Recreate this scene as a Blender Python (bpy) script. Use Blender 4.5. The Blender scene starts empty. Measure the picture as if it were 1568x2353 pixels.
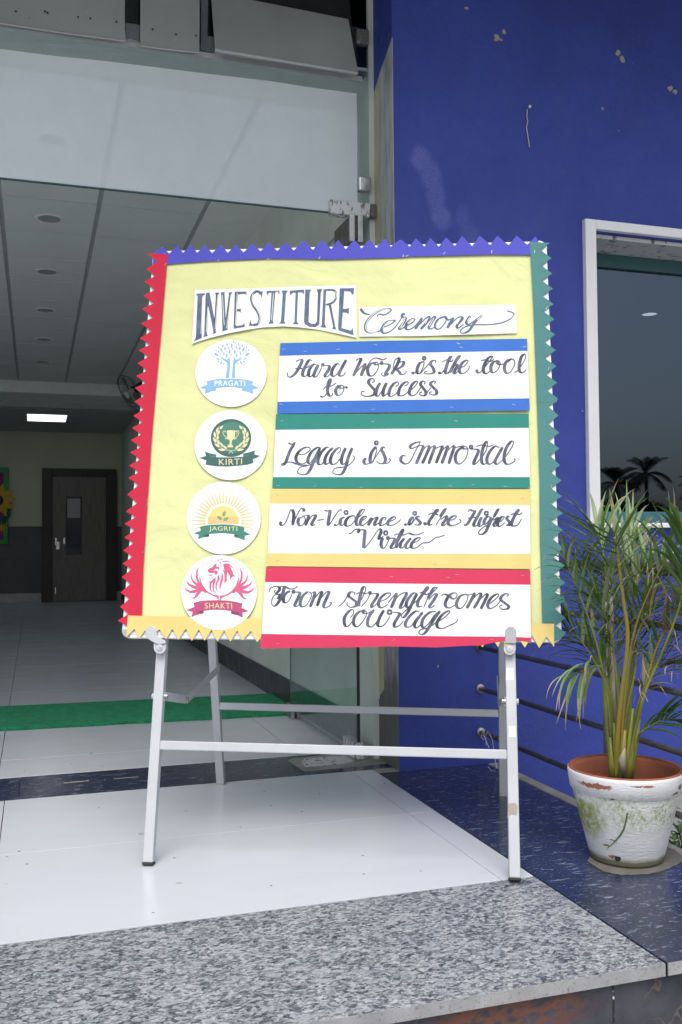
import bpy, bmesh, math, random
from mathutils import Vector, Matrix
random.seed(7)
R = math.radians
sc = bpy.context.scene
# ------------------------------------------------------------------ camera
F, CX, CY, EYE = 2190.0, 784.0, 1176.5, 1.05
def nrm(v): return v.normalized()
_D = nrm(Vector((80 - CX, -(1253 - CY), -F)))
_R = Vector((7600 - CX, -(1197 - CY), -F)); _R = nrm(_R - _D * _R.dot(_D))
_U = _R.cross(_D)
ROT = Matrix((_R, _D, _U))
cd = bpy.data.cameras.new('camera'); cam = bpy.data.objects.new('camera', cd)
sc.collection.objects.link(cam); sc.camera = cam
cam.matrix_world = Matrix.Translation((0, 0, EYE)) @ ROT.to_4x4()
cd.sensor_fit = 'VERTICAL'; cd.sensor_height = 36; cd.sensor_width = 24
cd.lens = 36 * F / 2353.0
cd.clip_start = 0.05; cd.clip_end = 2000
# ------------------------------------------------------------------ world, sun, exposure
SUN_EL, SUN_AZ = R(58), R(200)      # azimuth the light comes from, clockwise from +Y
w = bpy.data.worlds.new('World'); sc.world = w; w.use_nodes = True
nt = w.node_tree; bg = nt.nodes['Background']
sky = nt.nodes.new('ShaderNodeTexSky'); sky.sky_type = 'NISHITA'; sky.sun_disc = False
sky.sun_elevation = SUN_EL; sky.sun_rotation = SUN_AZ; sky.dust_density = 4; sky.air_density = 1.0
hs = nt.nodes.new('ShaderNodeHueSaturation'); hs.inputs['Saturation'].default_value = 0.6
nt.links.new(sky.outputs[0], hs.inputs['Color']); nt.links.new(hs.outputs[0], bg.inputs[0])
bg.inputs[1].default_value = 0.15
sd = bpy.data.lights.new('sun', 'SUN'); so = bpy.data.objects.new('sun', sd); sc.collection.objects.link(so)
sd.energy = 1.3; sd.angle = R(40); sd.color = (1, .98, .95)
_dv = Vector((math.sin(SUN_AZ) * math.cos(SUN_EL), math.cos(SUN_AZ) * math.cos(SUN_EL), math.sin(SUN_EL)))
so.rotation_euler = _dv.to_track_quat('Z', 'Y').to_euler(); so.location = (0, -5, 12)
sc.view_settings.view_transform = 'Standard'; sc.view_settings.look = 'None'
sc.view_settings.gamma = 1; sc.view_settings.use_curve_mapping = False
sc.view_settings.exposure = 0.38
sc.cycles.max_bounces = 12; sc.cycles.transparent_max_bounces = 16

# ------------------------------------------------------------------ surveying helpers (points of the place)
EYEP = Vector((0, 0, EYE))
def ray(u, v): return ROT @ Vector((u - CX, -(v - CY), -F))
def hit(u, v, n, p):
    d = ray(u, v); return EYEP + d * (n.dot(p - EYEP) / n.dot(d))
def fl(u, v, z=0): return hit(u, v, Vector((0, 0, 1)), Vector((0, 0, z)))
def yp(u, v, Y): return hit(u, v, Vector((0, 1, 0)), Vector((0, Y, 0)))
def xp(u, v, X): return hit(u, v, Vector((1, 0, 0)), Vector((X, 0, 0)))
FWD = ROT @ Vector((0, 0, -1))
def dp(u, v, d): return EYEP + ray(u, v) * (d / F)

# ------------------------------------------------------------------ object helpers
C = sc.collection
WT = {}
def tag(o, label=None, cat=None, group=None, kind=None):
    if label: o['label'] = label
    if cat: o['category'] = cat
    if group: o['group'] = group
    if kind: o['kind'] = kind
    return o
def attach(o, parent):
    if parent is not None:
        o.parent = parent
        o.matrix_parent_inverse = Matrix.Translation(-WT.get(parent.name, Vector()))
def thing(name, label, cat, loc=(0, 0, 0), group=None, parent=None):
    o = bpy.data.objects.new(name, None); C.objects.link(o); o.location = loc
    o.empty_display_size = .1
    WT[o.name] = Vector(loc)
    if parent: attach(o, parent)
    return tag(o, label, cat, group)
class MB:
    def __init__(s): s.v = []; s.f = []; s.m = []
    def add(s, vs, fs, m=0):
        n = len(s.v); s.v += [tuple(p) for p in vs]
        for f in fs: s.f.append([i + n for i in f]); s.m.append(m)
        return s
    def box(s, a, b, m=0):
        x0, y0, z0 = [min(a[i], b[i]) for i in range(3)]; x1, y1, z1 = [max(a[i], b[i]) for i in range(3)]
        return s.add([(x0,y0,z0),(x1,y0,z0),(x1,y1,z0),(x0,y1,z0),(x0,y0,z1),(x1,y0,z1),(x1,y1,z1),(x0,y1,z1)],
              [(3,2,1,0),(4,5,6,7),(0,1,5,4),(1,2,6,5),(2,3,7,6),(3,0,4,7)], m)
    def beam(s, p, q, wd, dp_, side, m=0):
        p, q = Vector(p), Vector(q); ax = nrm(q - p); sd_ = Vector(side); sd_ = nrm(sd_ - ax * sd_.dot(ax)); o = ax.cross(sd_)
        vs = [c + sd_ * (i * wd / 2) + o * (j * dp_ / 2) for c in (p, q) for i, j in ((-1,-1),(1,-1),(1,1),(-1,1))]
        return s.add(vs, [(3,2,1,0),(4,5,6,7),(0,1,5,4),(1,2,6,5),(2,3,7,6),(3,0,4,7)], m)
    def tube(s, pts, r, n=10, m=0, cap=True):
        pts = [Vector(p) for p in pts]; rs = r if isinstance(r, (list, tuple)) else [r] * len(pts)
        up = Vector((.13, .31, .94)); rings = []
        for i, p in enumerate(pts):
            t = nrm(pts[min(i + 1, len(pts) - 1)] - pts[max(i - 1, 0)])
            a = t.cross(up)
            if a.length < .05: a = t.cross(Vector((1, 0, 0)))
            a = nrm(a); b = t.cross(a); up = b if False else up
            rings.append([p + (a * math.cos(6.28318 * k / n) + b * math.sin(6.28318 * k / n)) * rs[i] for k in range(n)])
        vs = [x for g in rings for x in g]; fs = []
        for i in range(len(pts) - 1):
            for k in range(n): fs.append((i*n+k, i*n+(k+1) % n, (i+1)*n+(k+1) % n, (i+1)*n+k))
        if cap: fs += [tuple(range(n))[::-1], tuple(range((len(pts)-1)*n, len(pts)*n))]
        return s.add(vs, fs, m)
    def lathe(s, c, prof, n=48, m=0, close=False):
        c = Vector(c); vs = []; fs = []
        for r, z in prof:
            for k in range(n): vs.append(c + Vector((r*math.cos(6.28318*k/n), r*math.sin(6.28318*k/n), z)))
        for i in range(len(prof) - 1):
            for k in range(n): fs.append((i*n+k, i*n+(k+1) % n, (i+1)*n+(k+1) % n, (i+1)*n+k))
        return s.add(vs, fs, m)
    def slab(s, pts, off, m=0):
        off = Vector(off); n = len(pts); a = [Vector(p) for p in pts]
        vs = a + [p + off for p in a]
        fs = [tuple(range(n)), tuple(range(2*n-1, n-1, -1))] + [(i, i+n, (i+1) % n + n, (i+1) % n) for i in range(n)]
        return s.add(vs, fs, m)
    def build(s, name, mats, parent=None, bevel=0, smooth=False, seg=2, fix=True):
        me = bpy.data.meshes.new(name); me.from_pydata(s.v, [], s.f)
        for mt in (mats if isinstance(mats, (list, tuple)) else [mats]): me.materials.append(mt)
        for p, mi in zip(me.polygons, s.m): p.material_index = mi; p.use_smooth = smooth
        if fix:
            bm = bmesh.new(); bm.from_mesh(me); bmesh.ops.recalc_face_normals(bm, faces=bm.faces); bm.to_mesh(me); bm.free()
        me.update()
        o = bpy.data.objects.new(name, me); C.objects.link(o); WT[o.name] = Vector()
        attach(o, parent)
        if bevel:
            b = o.modifiers.new('bevel', 'BEVEL'); b.width = bevel; b.segments = seg; b.limit_method = 'ANGLE'
        return o
def box(name, a, b, m, parent=None, bevel=0): return MB().box(a, b).build(name, m, parent, bevel)
def struct(o): o['kind'] = 'structure'; return o

# ------------------------------------------------------------------ materials
def mat(name, col, rough=.6, metal=0, spec=.5, emit=None):
    m = bpy.data.materials.new(name); m.use_nodes = True; b = m.node_tree.nodes['Principled BSDF']
    b.inputs['Base Color'].default_value = (*col, 1); b.inputs['Roughness'].default_value = rough
    b.inputs['Metallic'].default_value = metal; b.inputs['Specular IOR Level'].default_value = spec
    if emit: b.inputs['Emission Color'].default_value = (*emit[0], 1); b.inputs['Emission Strength'].default_value = emit[1]
    return m
class NT:
    def __init__(s, m): s.t = m.node_tree; s.b = s.t.nodes['Principled BSDF']; s.tc = s.t.nodes.new('ShaderNodeTexCoord').outputs['Object']
    def n(s, ty, **k):
        x = s.t.nodes.new(ty)
        for a, v in k.items(): setattr(x, a, v)
        return x
    def l(s, a, b): s.t.links.new(a, b)
    def mp(s, scale=(1,1,1), rot=(0,0,0), loc=(0,0,0)):
        x = s.n('ShaderNodeMapping'); x.inputs['Scale'].default_value = scale; x.inputs['Rotation'].default_value = rot; x.inputs['Location'].default_value = loc
        s.l(s.tc, x.inputs[0]); return x.outputs[0]
    def noise(s, sc_, det=4, rough=.5, co=None, dist=0):
        x = s.n('ShaderNodeTexNoise'); x.inputs['Scale'].default_value = sc_; x.inputs['Detail'].default_value = det
        x.inputs['Roughness'].default_value = rough; x.inputs['Distortion'].default_value = dist
        s.l(co or s.tc, x.inputs['Vector']); return x.outputs['Fac']
    def vor(s, sc_, co=None, feat='F1', out='Distance'):
        x = s.n('ShaderNodeTexVoronoi', feature=feat); x.inputs['Scale'].default_value = sc_
        s.l(co or s.tc, x.inputs['Vector']); return x.outputs[out]
    def ramp(s, f, stops, interp='LINEAR'):
        x = s.n('ShaderNodeValToRGB'); x.color_ramp.interpolation = interp; e = x.color_ramp.elements
        while len(e) < len(stops): e.new(.5)
        for q, (p, c) in zip(e, stops):
            q.position = p; q.color = (c, c, c, 1) if isinstance(c, (int, float)) else (*c, 1)
        s.l(f, x.inputs[0]); return x.outputs[0]
    def mix(s, f, a, b, mode='MIX'):
        x = s.n('ShaderNodeMix', data_type='RGBA', blend_type=mode)
        for i, q in ((0, f), (6, a), (7, b)):
            if hasattr(q, 'is_output'): s.l(q, x.inputs[i])
            elif i == 0: x.inputs[0].default_value = q
            else: x.inputs[i].default_value = (*q, 1)
        return x.outputs[2]
    def math(s, op, a, b=None, clamp=False):
        x = s.n('ShaderNodeMath', operation=op, use_clamp=clamp)
        for i, q in ((0, a), (1, b)):
            if q is None: continue
            if hasattr(q, 'is_output'): s.l(q, x.inputs[i])
            else: x.inputs[i].default_value = q
        return x.outputs[0]
    def blob(s, c, rad, co, soft=.25):
        """1 inside an ellipsoid round c"""
        a = s.n('ShaderNodeVectorMath', operation='SUBTRACT'); s.l(co, a.inputs[0]); a.inputs[1].default_value = c
        b = s.n('ShaderNodeVectorMath', operation='DIVIDE'); s.l(a.outputs[0], b.inputs[0]); b.inputs[1].default_value = rad
        d = s.n('ShaderNodeVectorMath', operation='LENGTH'); s.l(b.outputs[0], d.inputs[0])
        mr = s.n('ShaderNodeMapRange'); s.l(d.outputs['Value'], mr.inputs[0])
        mr.inputs[1].default_value = 1 + soft; mr.inputs[2].default_value = 1 - soft; mr.inputs[3].default_value = 0; mr.inputs[4].default_value = 1
        return mr.outputs[0]
    def wob(s, amt, sc_):
        x = s.n('ShaderNodeTexNoise'); x.inputs['Scale'].default_value = sc_; x.inputs['Detail'].default_value = 4; s.l(s.tc, x.inputs['Vector'])
        a = s.n('ShaderNodeVectorMath', operation='SUBTRACT'); s.l(x.outputs['Color'], a.inputs[0]); a.inputs[1].default_value = (.5,.5,.5)
        b = s.n('ShaderNodeVectorMath', operation='SCALE'); s.l(a.outputs[0], b.inputs[0]); b.inputs[3].default_value = amt
        c = s.n('ShaderNodeVectorMath', operation='ADD'); s.l(b.outputs[0], c.inputs[0]); s.l(s.tc, c.inputs[1]); return c.outputs[0]
    def bump(s, h, st=.3, dist=.01):
        x = s.n('ShaderNodeBump'); x.inputs['Strength'].default_value = st; x.inputs['Distance'].default_value = dist
        s.l(h, x.inputs['Height']); s.l(x.outputs[0], s.b.inputs['Normal'])
    def col(s, c): s.l(c, s.b.inputs['Base Color'])
    def rough(s, c): s.l(c, s.b.inputs['Roughness'])
M = {}
def worn(name, c, rough=.5, metal=0, var=.12, sc_=8, rust=0, bump=.1, bsc=60, bd=.002, dirtcol=None, spec=.5):
    m = mat(name, c, rough, metal, spec); t = NT(m)
    n1 = t.noise(sc_, 6, .6)
    base = t.mix(t.ramp(n1, [(.3, 0), (.7, 1)]), tuple(x * (1 - var) for x in c), tuple(min(1, x * (1 + var * .6)) for x in c))
    if rust:
        r_ = t.ramp(t.noise(35, 5, .7), [(.72 - rust, 0), (.75 - rust * .8, 1)])
        base = t.mix(r_, base, dirtcol or (.16, .075, .03))
    t.col(base); t.rough(t.ramp(t.noise(sc_ * 2, 3), [(.3, max(.03, rough - .08)), (.7, min(1, rough + .1))]))
    if bump: t.bump(t.noise(bsc, 5, .6), bump, bd)
    M[name] = m; return m
# blue wall paint with its scuffs, filler patches and chips
def blue_wall_mat():
    m = mat('blue_paint', (.04, .05, .29), .55); t = NT(m)
    n1 = t.noise(2.2, 6, .6); n2 = t.noise(14, 5, .7); vs = t.noise(3.0, 5, .6, t.mp((3.5, 3.5, .35)))
    base = t.mix(t.ramp(n1, [(.3, 0), (.7, 1)]), (.022, .042, .255), (.033, .058, .33))
    base = t.mix(t.ramp(vs, [(.55, 0), (.78, .4)]), base, (.034, .058, .25))
    base = t.mix(t.ramp(n2, [(.58, 0), (.85, .5)]), base, (.040, .055, .31))
    co = t.wob(.05, 9); co2 = t.wob(.03, 40)
    fine = t.ramp(t.noise(160, 3, .7), [(.40, 0), (.56, 1)])
    scuffs = None
    for (u, v, rx, rz, k) in ((968, 368, .045, .065, .75), (990, 400, .055, .07, .65), (1002, 450, .045, .10, .55), (1015, 500, .05, .06, .62),
                          (1062, 500, .035, .055, .3), (1078, 535, .05, .05, .28)):
        p = yp(u, v, 4.13); b = t.math('MULTIPLY', t.blob(p, (rx, .4, rz), co, .3), k)
        scuffs = b if scuffs is None else t.math('MAXIMUM', scuffs, b)
    gate = t.math('MULTIPLY', scuffs, t.math('ADD', t.math('MULTIPLY', fine, .65), .35))
    base = t.mix(gate, base, (.13, .15, .45))
    chips = None
    for (u, v, r_) in ((1142, 88, .017), (1158, 74, .013), (1152, 92, .008), (1421, 121, .013), (1430, 137, .015), (1540, 203, .013), (1552, 211, .014),
                       (1072, 20, .009), (1456, 144, .004), (1385, 250, .006), (1198, 640, .005), (1340, 945, .005), (1480, 1240, .03), (1500, 1262, .02),
                       (1350, 930, .006), (1008, 1530, .006), (1420, 300, .004), (1230, 820, .004)):
        p = yp(u, v, 4.13); b = t.blob(p, (r_, .4, r_), co2, .12)
        chips = b if chips is None else t.math('MAXIMUM', chips, b)
    base = t.mix(chips, base, (.33, .31, .26))
    t.col(base); t.rough(t.ramp(n2, [(.3, .5), (.7, .72)]))
    h = t.math('ADD', t.math('MULTIPLY', t.noise(120, 5, .6), .5), t.math('SUBTRACT', t.noise(22, 4, .6), t.math('MULTIPLY', chips, .8)))
    t.bump(h, .55, .006)
    M['blue'] = m
blue_wall_mat()
def tile_mat():
    m = mat('vitrified_tile', (.6, .62, .66), .22); t = NT(m)
    n1 = t.noise(1.3, 5, .6, t.mp((1, 2.5, 1)))
    base = t.mix(t.ramp(n1, [(.3, 0), (.7, 1)]), (.575, .61, .66), (.615, .65, .70))
    sp = t.n('ShaderNodeTexVoronoi'); sp.inputs['Scale'].default_value = 11; t.l(t.wob(.08, 6), sp.inputs['Vector'])
    t1 = t.ramp(sp.outputs['Distance'], [(.03, 1), (.06, 0)])
    pick = t.ramp(sp.outputs['Color'], [(.35, 0), (.42, 1)])
    base = t.mix(t.math('MULTIPLY', t1, pick), base, (.06, .065, .08))
    sp2 = t.vor(3.1, t.wob(.1, 4)); base = t.mix(t.ramp(sp2, [(.02, .5), (.05, 0)]), base, (.22, .23, .25))
    sm_ = t.ramp(t.noise(7, 7, .8, t.mp((1, 2.2, 1), (0, 0, .7)), .8), [(.56, 0), (.80, .22)]); base = t.mix(sm_, base, (.42, .43, .44))
    t.col(base); t.rough(t.ramp(t.noise(4, 4, .6), [(.3, .2), (.7, .27)]))
    M['tile'] = m
tile_mat()
def granite_mat():
    m = mat('grey_granite', (.3, .32, .35), .38); t = NT(m)
    co = t.mp((1, 1.7, 1)); co2 = t.n('ShaderNodeVectorMath', operation='ADD')
    nz = t.n('ShaderNodeTexNoise'); nz.inputs['Scale'].default_value = 45; nz.inputs['Detail'].default_value = 3; t.l(co, nz.inputs['Vector'])
    sc2 = t.n('ShaderNodeVectorMath', operation='SCALE'); t.l(nz.outputs['Color'], sc2.inputs[0]); sc2.inputs[3].default_value = .03; t.l(sc2.outputs[0], co2.inputs[0]); t.l(co, co2.inputs[1])
    w_ = co2.outputs[0]
    a = t.ramp(t.vor(145, w_, out='Color'), [(.1, 0), (.9, 1)]); b_ = t.ramp(t.vor(78, w_, out='Color'), [(.2, 0), (.8, 1)]); f_ = t.noise(150, 4, .7, co)
    s_ = t.math('ADD', t.math('MULTIPLY', a, .34), t.math('ADD', t.math('MULTIPLY', b_, .30), t.math('MULTIPLY', f_, .62)))
    s_ = t.math('ADD', s_, t.math('MULTIPLY', t.math('SUBTRACT', t.noise(7, 3, .5), .5), .25))
    base = t.ramp(s_, [(.36, (.033, .040, .058)), (.50, (.095, .108, .132)), (.62, (.205, .222, .248)), (.76, (.34, .36, .38)), (.95, (.50, .515, .52))])
    base = t.mix(t.ramp(t.vor(38, w_, out='Color'), [(.74, 0), (.80, .6)]), base, (.38, .405, .43))
    t.col(base); t.rough(t.ramp(f_, [(.3, .28), (.7, .5)])); M['granite'] = m
    m = mat('granite_edge', (.4, .4, .4), .6); t = NT(m); M['granite_edge'] = m
    t.col(t.mix(t.ramp(t.noise(120, 4, .7), [(.56, 0), (.66, .75)]), t.mix(t.ramp(t.noise(14, 4), [(.3, 0), (.7, 1)]), (.25, .255, .265), (.34, .345, .35)), (.12, .13, .15)))
granite_mat()
def darkstone_mat():
    m = mat('navy_stone', (.02, .024, .045), .2); t = NT(m)
    co = t.mp((1, 3.0, 1), (0, 0, R(4)))
    base = t.mix(t.ramp(t.noise(1.6, 5, .6), [(.3, 0), (.7, 1)]), (.013, .019, .05), (.030, .040, .078))
    base = t.mix(t.ramp(t.noise(70, 4, .6, co), [(.45, 0), (.7, .5)]), base, (.045, .06, .11))
    big = t.math('MULTIPLY', t.ramp(t.noise(20, 4, .6, co, .6), [(.57, 0), (.66, 1)]), t.ramp(t.noise(6, 3, .6, co), [(.38, 0), (.55, 1)]))
    sm = t.ramp(t.noise(75, 2, .5, co, .3), [(.655, 0), (.70, 1)])
    base = t.mix(t.math('MULTIPLY', t.math('MAXIMUM', big, sm), .8), base, (.26, .31, .38))
    base = t.mix(t.ramp(t.noise(3.2, 6, .7), [(.55, 0), (.78, .4)]), base, (.13, .14, .14))
    t.col(base); t.rough(t.ramp(t.noise(3, 5, .6), [(.3, .12), (.7, .26)])); M['darkstone'] = m
darkstone_mat()
def marble_mat():
    m = mat('brown_marble', (.03, .03, .04), .22); t = NT(m)
    co = t.wob(.25, 6)
    base = t.mix(t.ramp(t.noise(7, 6, .6), [(.35, 0), (.65, 1)]), (.018, .022, .036), (.06, .062, .078))
    v = t.vor(5.5, co, 'DISTANCE_TO_EDGE'); base = t.mix(t.math('MULTIPLY', t.ramp(v, [(.003, 1), (.02, 0)]), t.ramp(t.noise(4, 2), [(.45, 0), (.6, .5)])), base, (.20, .13, .09))
    c0, c1 = (1.05, 2.062, -.10), (.80, 2.062, -.12)
    ar = t.math('MAXIMUM', t.blob(c0, (.20, .5, .075), t.wob(.22, 9), .3), t.blob(c1, (.14, .5, .05), t.wob(.2, 9), .3))
    ar = t.math('MAXIMUM', ar, t.math('MULTIPLY', t.ramp(t.noise(4, 4, .6, t.mp((1, 1, 1), (0, 0, 0), (.3, 0, .2)), 1.0), [(.60, 0), (.66, 1)]), .6))
    bl = t.math('MULTIPLY', ar, t.ramp(t.noise(26, 5, .6, t.mp((1, 1, 2), (0, R(40), 0))), [(.40, 0), (.52, 1)]))
    base = t.mix(bl, base, (.125, .050, .034))
    t.col(base); M['marble'] = m
marble_mat()
worn('void_joint', (.02, .02, .02), .9, rust=.16, dirtcol=(.5, .5, .5))
worn('cement', (.30, .29, .27), .85, var=.3, sc_=12, bump=.6, bsc=60, bd=.005)
worn('grout', (.07, .07, .075), .9, var=.2)
worn('paving', (.40, .40, .385), .85, var=.2, sc_=1)
worn('concrete', (.26, .255, .245), .85, var=.3, sc_=3, bump=.4, bsc=50, bd=.004)
def plaster_mat():
    m = mat('weathered_plaster', (.4, .41, .42), .8); t = NT(m); st = t.mp((6, 6, .9))
    base = t.mix(t.ramp(t.noise(4, 7, .7, st), [(.36, 0), (.62, 1)]), (.23, .235, .24), (.44, .455, .475))
    sep = t.n('ShaderNodeSeparateXYZ'); t.l(t.tc, sep.inputs[0])
    low = t.n('ShaderNodeMapRange'); t.l(sep.outputs['Z'], low.inputs[0]); low.inputs[1].default_value = .75; low.inputs[2].default_value = .02
    dm = t.math('MULTIPLY', t.ramp(t.math('ADD', low.outputs[0], t.math('MULTIPLY', t.noise(9, 7, .75, st), .9)), [(.72, 0), (1.0, 1)]), .9)
    base = t.mix(dm, base, (.11, .105, .095))
    base = t.mix(t.ramp(t.noise(60, 3, .7, st), [(.62, 0), (.68, .8)]), base, (.16, .16, .15))
    t.col(base); t.bump(t.noise(30, 6, .7, st), .7, .006); M['plaster'] = m
plaster_mat()
worn('beige', (.44, .42, .30), .7, var=.2, sc_=6, rust=.05, dirtcol=(.25, .24, .2), bump=.3)
worn('cream', (.52, .53, .42), .75, var=.06, sc_=2, bump=.15, bsc=60)
worn('cream_low', (.60, .66, .60), .75, var=.12, sc_=3, rust=.02, dirtcol=(.2, .2, .17), bump=.3, bsc=40, bd=.004)
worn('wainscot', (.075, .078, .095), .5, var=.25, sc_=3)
worn('skirting', (.045, .048, .055), .35, var=.3, sc_=5)
worn('white_marble', (.4, .4, .42), .4, var=.3, sc_=6)
worn('ceiling_tile', (.68, .71, .71), .85, var=.05, sc_=2, bump=.1)
worn('ceiling_grid', (.38, .41, .41), .6, var=.1)
worn('gypsum', (.76, .78, .77), .8, var=.05)
worn('soffit', (.20, .20, .20), .9, var=.1)
worn('black_void', (.012, .013, .014), .9, var=.1)
worn('panel', (.27, .285, .28), .6, var=.14, sc_=2.5, rust=.03, dirtcol=(.14, .14, .14), bump=.05)
worn('panel_edge', (.40, .42, .42), .55, var=.15, sc_=10)
worn('stud', (.13, .15, .16), .5, var=.3, sc_=10, metal=.3)
worn('powder_white', (.47, .49, .51), .38, var=.06, sc_=6, rust=.012, bump=.02)
worn('powder_white_worn', (.47, .49, .51), .38, var=.08, sc_=6, rust=.05, bump=.02)
worn('rubber', (.03, .03, .03), .7, var=.2)
worn('board_white', (.72, .73, .75), .25, var=.02)
worn('alu', (.76, .77, .79), .35, var=.04)
worn('grey_plastic', (.36, .37, .39), .45, var=.1)
worn('steel', (.42, .41, .39), .33, metal=.85, var=.25, sc_=20, rust=.05)
worn('rail_steel', (.17, .165, .16), .38, metal=.55, var=.35, sc_=8, rust=.05, dirtcol=(.05, .04, .035))
worn('bright_steel', (.6, .6, .6), .25, metal=.9, var=.15, sc_=12)
def chipped(name, c, under, th=.55, sc_=14):
    m = mat(name, c, .5); t = NT(m)
    f = t.ramp(t.noise(sc_, 7, .75, t.mp((2.2, 2.2, .8))), [(th, 0), (th + .05, 1)])
    t.col(t.mix(f, c, under)); t.bump(f, .3, .002); M[name] = m
chipped('fitting_white', (.62, .63, .65), (.17, .13, .10), .54, 20)
chipped('fitting_dark', (.12, .12, .11), (.30, .29, .27), .56, 20)
worn('white_paint', (.78, .79, .80), .6, var=.03, sc_=10, rust=.0, bump=.5, bsc=45, bd=.004)
chipped('lintel', (.52, .53, .52), (.10, .105, .10), .56, 9)
worn('teal_frame', (.045, .19, .21), .5, var=.2, sc_=12, rust=.05, dirtcol=(.3, .33, .33))
worn('teal_dark', (.03, .10, .11), .45, var=.2)
worn('mat_green', (.025, .34, .16), .95, var=.3, sc_=30, bump=1, bsc=250, bd=.01)
worn('wood_dark', (.035, .028, .027), .5, var=.2)
def wood():
    m = mat('laminate', (.12, .115, .10), .5); t = NT(m)
    t.col(t.mix(t.ramp(t.noise(9, 6, .7, t.mp((6, 1, .35))), [(.3, 0), (.7, 1)]), (.10, .10, .09), (.21, .205, .19))); M['laminate'] = m
wood()
worn('dark_glass', (.02, .025, .03), .1, var=.1)
worn('lamp_grey', (.33, .35, .35), .4, var=.05)
worn('fan_grey', (.16, .17, .165), .5, var=.1)
M['led'] = mat('led_panel', (.9, .9, .9), .5, emit=((.92, .96, 1), 1.7))
M['lamp_disc'] = mat('lamp_disc', (.9, .9, .9), .5, emit=((1, 1, 1), 3.6))
worn('terracotta', (.30, .095, .05), .8, var=.2, sc_=10, bump=.2)
def pot_mat():
    m = mat('whitewashed_pot', (.7, .7, .7), .75); t = NT(m)
    sep = t.n('ShaderNodeSeparateXYZ'); t.l(t.tc, sep.inputs[0]); z = sep.outputs['Z']
    base = t.mix(t.ramp(t.noise(10, 5, .6, t.mp((1, 1, 5))), [(.3, 0), (.7, 1)]), (.66, .67, .68), (.76, .77, .79))
    # mould in a band under the rim
    def band(a, b, c, d):
        x = t.n('ShaderNodeMapRange'); t.l(z, x.inputs[0]); x.inputs[1].default_value = a; x.inputs[2].default_value = b
        y = t.n('ShaderNodeMapRange'); t.l(z, y.inputs[0]); y.inputs[1].default_value = d; y.inputs[2].default_value = c
        return t.math('MULTIPLY', x.outputs[0], y.outputs[0])
    bm_ = band(.10, .17, .22, .262)
    mo = t.math('MULTIPLY', t.ramp(t.noise(7, 6, .75, t.mp((1, 1, .7), (0, 0, 0), (.4, .2, 0))), [(.40, 0), (.58, 1)]), bm_)
    mo2 = t.math('MULTIPLY', mo, t.ramp(t.noise(90, 4, .7), [(.44, .1), (.6, 1)]))
    base = t.mix(t.math('MULTIPLY', mo2, .9), base, (.27, .33, .10))
    for (u, v, rx, rz, k) in ((1352, 1878, .024, .05, .95), (1340, 1850, .014, .035, .9), (1362, 1850, .014, .03, .7)):
        p = dp(u, v, 3.13)
        bl = t.math('MULTIPLY', t.blob(p, (rx, .09, rz), t.wob(.04, 30), .35), t.ramp(t.noise(60, 4, .7), [(.35, .3), (.55, 1)]))
        base = t.mix(t.math('MULTIPLY', bl, k), base, (.25, .29, .06))
    bo = band(-.1, -.05, .012, .045); base = t.mix(t.ramp(t.math('ADD', bo, t.math('MULTIPLY', t.noise(20, 5), .4)), [(.45, 0), (.95, .9)]), base, (.11, .11, .045))
    ch = None
    for (u, v, rx, rz, q) in ((1382, 1815, .028, .010, 3.0), (1360, 1806, .014, .006, 3.0), (1330, 1800, .014, .006, 3.05), (1540, 1800, .012, .01, 3.1), (1412, 1972, .006, .005, 3.05), (1402, 1945, .005, .004, 3.05), (1410, 1932, .005, .003, 3.05), (1520, 1812, .015, .006, 3.1), (1472, 1806, .03, .003, 3.0), (1415, 1840, .004, .003, 3.)):
        b = t.blob(dp(u, v, q), (rx * 1.2, .12, rz), t.wob(.02, 70), .15); ch = b if ch is None else t.math('MAXIMUM', ch, b)
    rimw = t.n('ShaderNodeMapRange'); t.l(z, rimw.inputs[0]); rimw.inputs[1].default_value = .268; rimw.inputs[2].default_value = .292
    ch = t.math('MAXIMUM', ch, t.ramp(t.math('ADD', rimw.outputs[0], t.math('MULTIPLY', t.noise(16, 6, .75), 1.1)), [(1.06, 0), (1.14, 1)]))
    base = t.mix(ch, base, (.30, .12, .08))
    t.col(base); t.bump(t.math('SUBTRACT', t.noise(50, 5, .6, t.mp((1, 1, 4))), t.math('MULTIPLY', ch, .6)), .5, .004); M['pot'] = m
pot_mat()
worn('soil', (.05, .035, .025), .95, var=.4, sc_=30, bump=1, bsc=80, bd=.01)
worn('mud', (.14, .135, .115), .9, var=.25, sc_=20, bump=.2)
def leafmat(name, a, b, rough=.45):
    m = mat(name, a, rough); t = NT(m); t.col(t.mix(t.ramp(t.noise(9, 4, .6), [(.35, 0), (.65, 1)]), a, b))
    t.b.inputs['Subsurface Weight'].default_value = 0
    M[name] = m
leafmat('leaf_green', (.085, .17, .03), (.16, .27, .065)); leafmat('leaf_dark', (.05, .12, .024), (.085, .17, .04)); leafmat('leaf_pale', (.15, .22, .10), (.23, .30, .16))
leafmat('leaf_dry', (.22, .17, .09), (.36, .30, .20), .8); leafmat('stem_green', (.13, .17, .03), (.25, .25, .045)); leafmat('stem_yellow', (.28, .20, .03), (.22, .22, .05))
leafmat('dead_stalk', (.26, .23, .18), (.38, .35, .29), .8); leafmat('bush', (.03, .10, .02), (.06, .17, .035)); leafmat('far_leaf', (.02, .035, .015), (.03, .05, .02), .9)
worn('bark', (.06, .055, .05), .9)
worn('string', (.6, .6, .58), .8)
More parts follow.
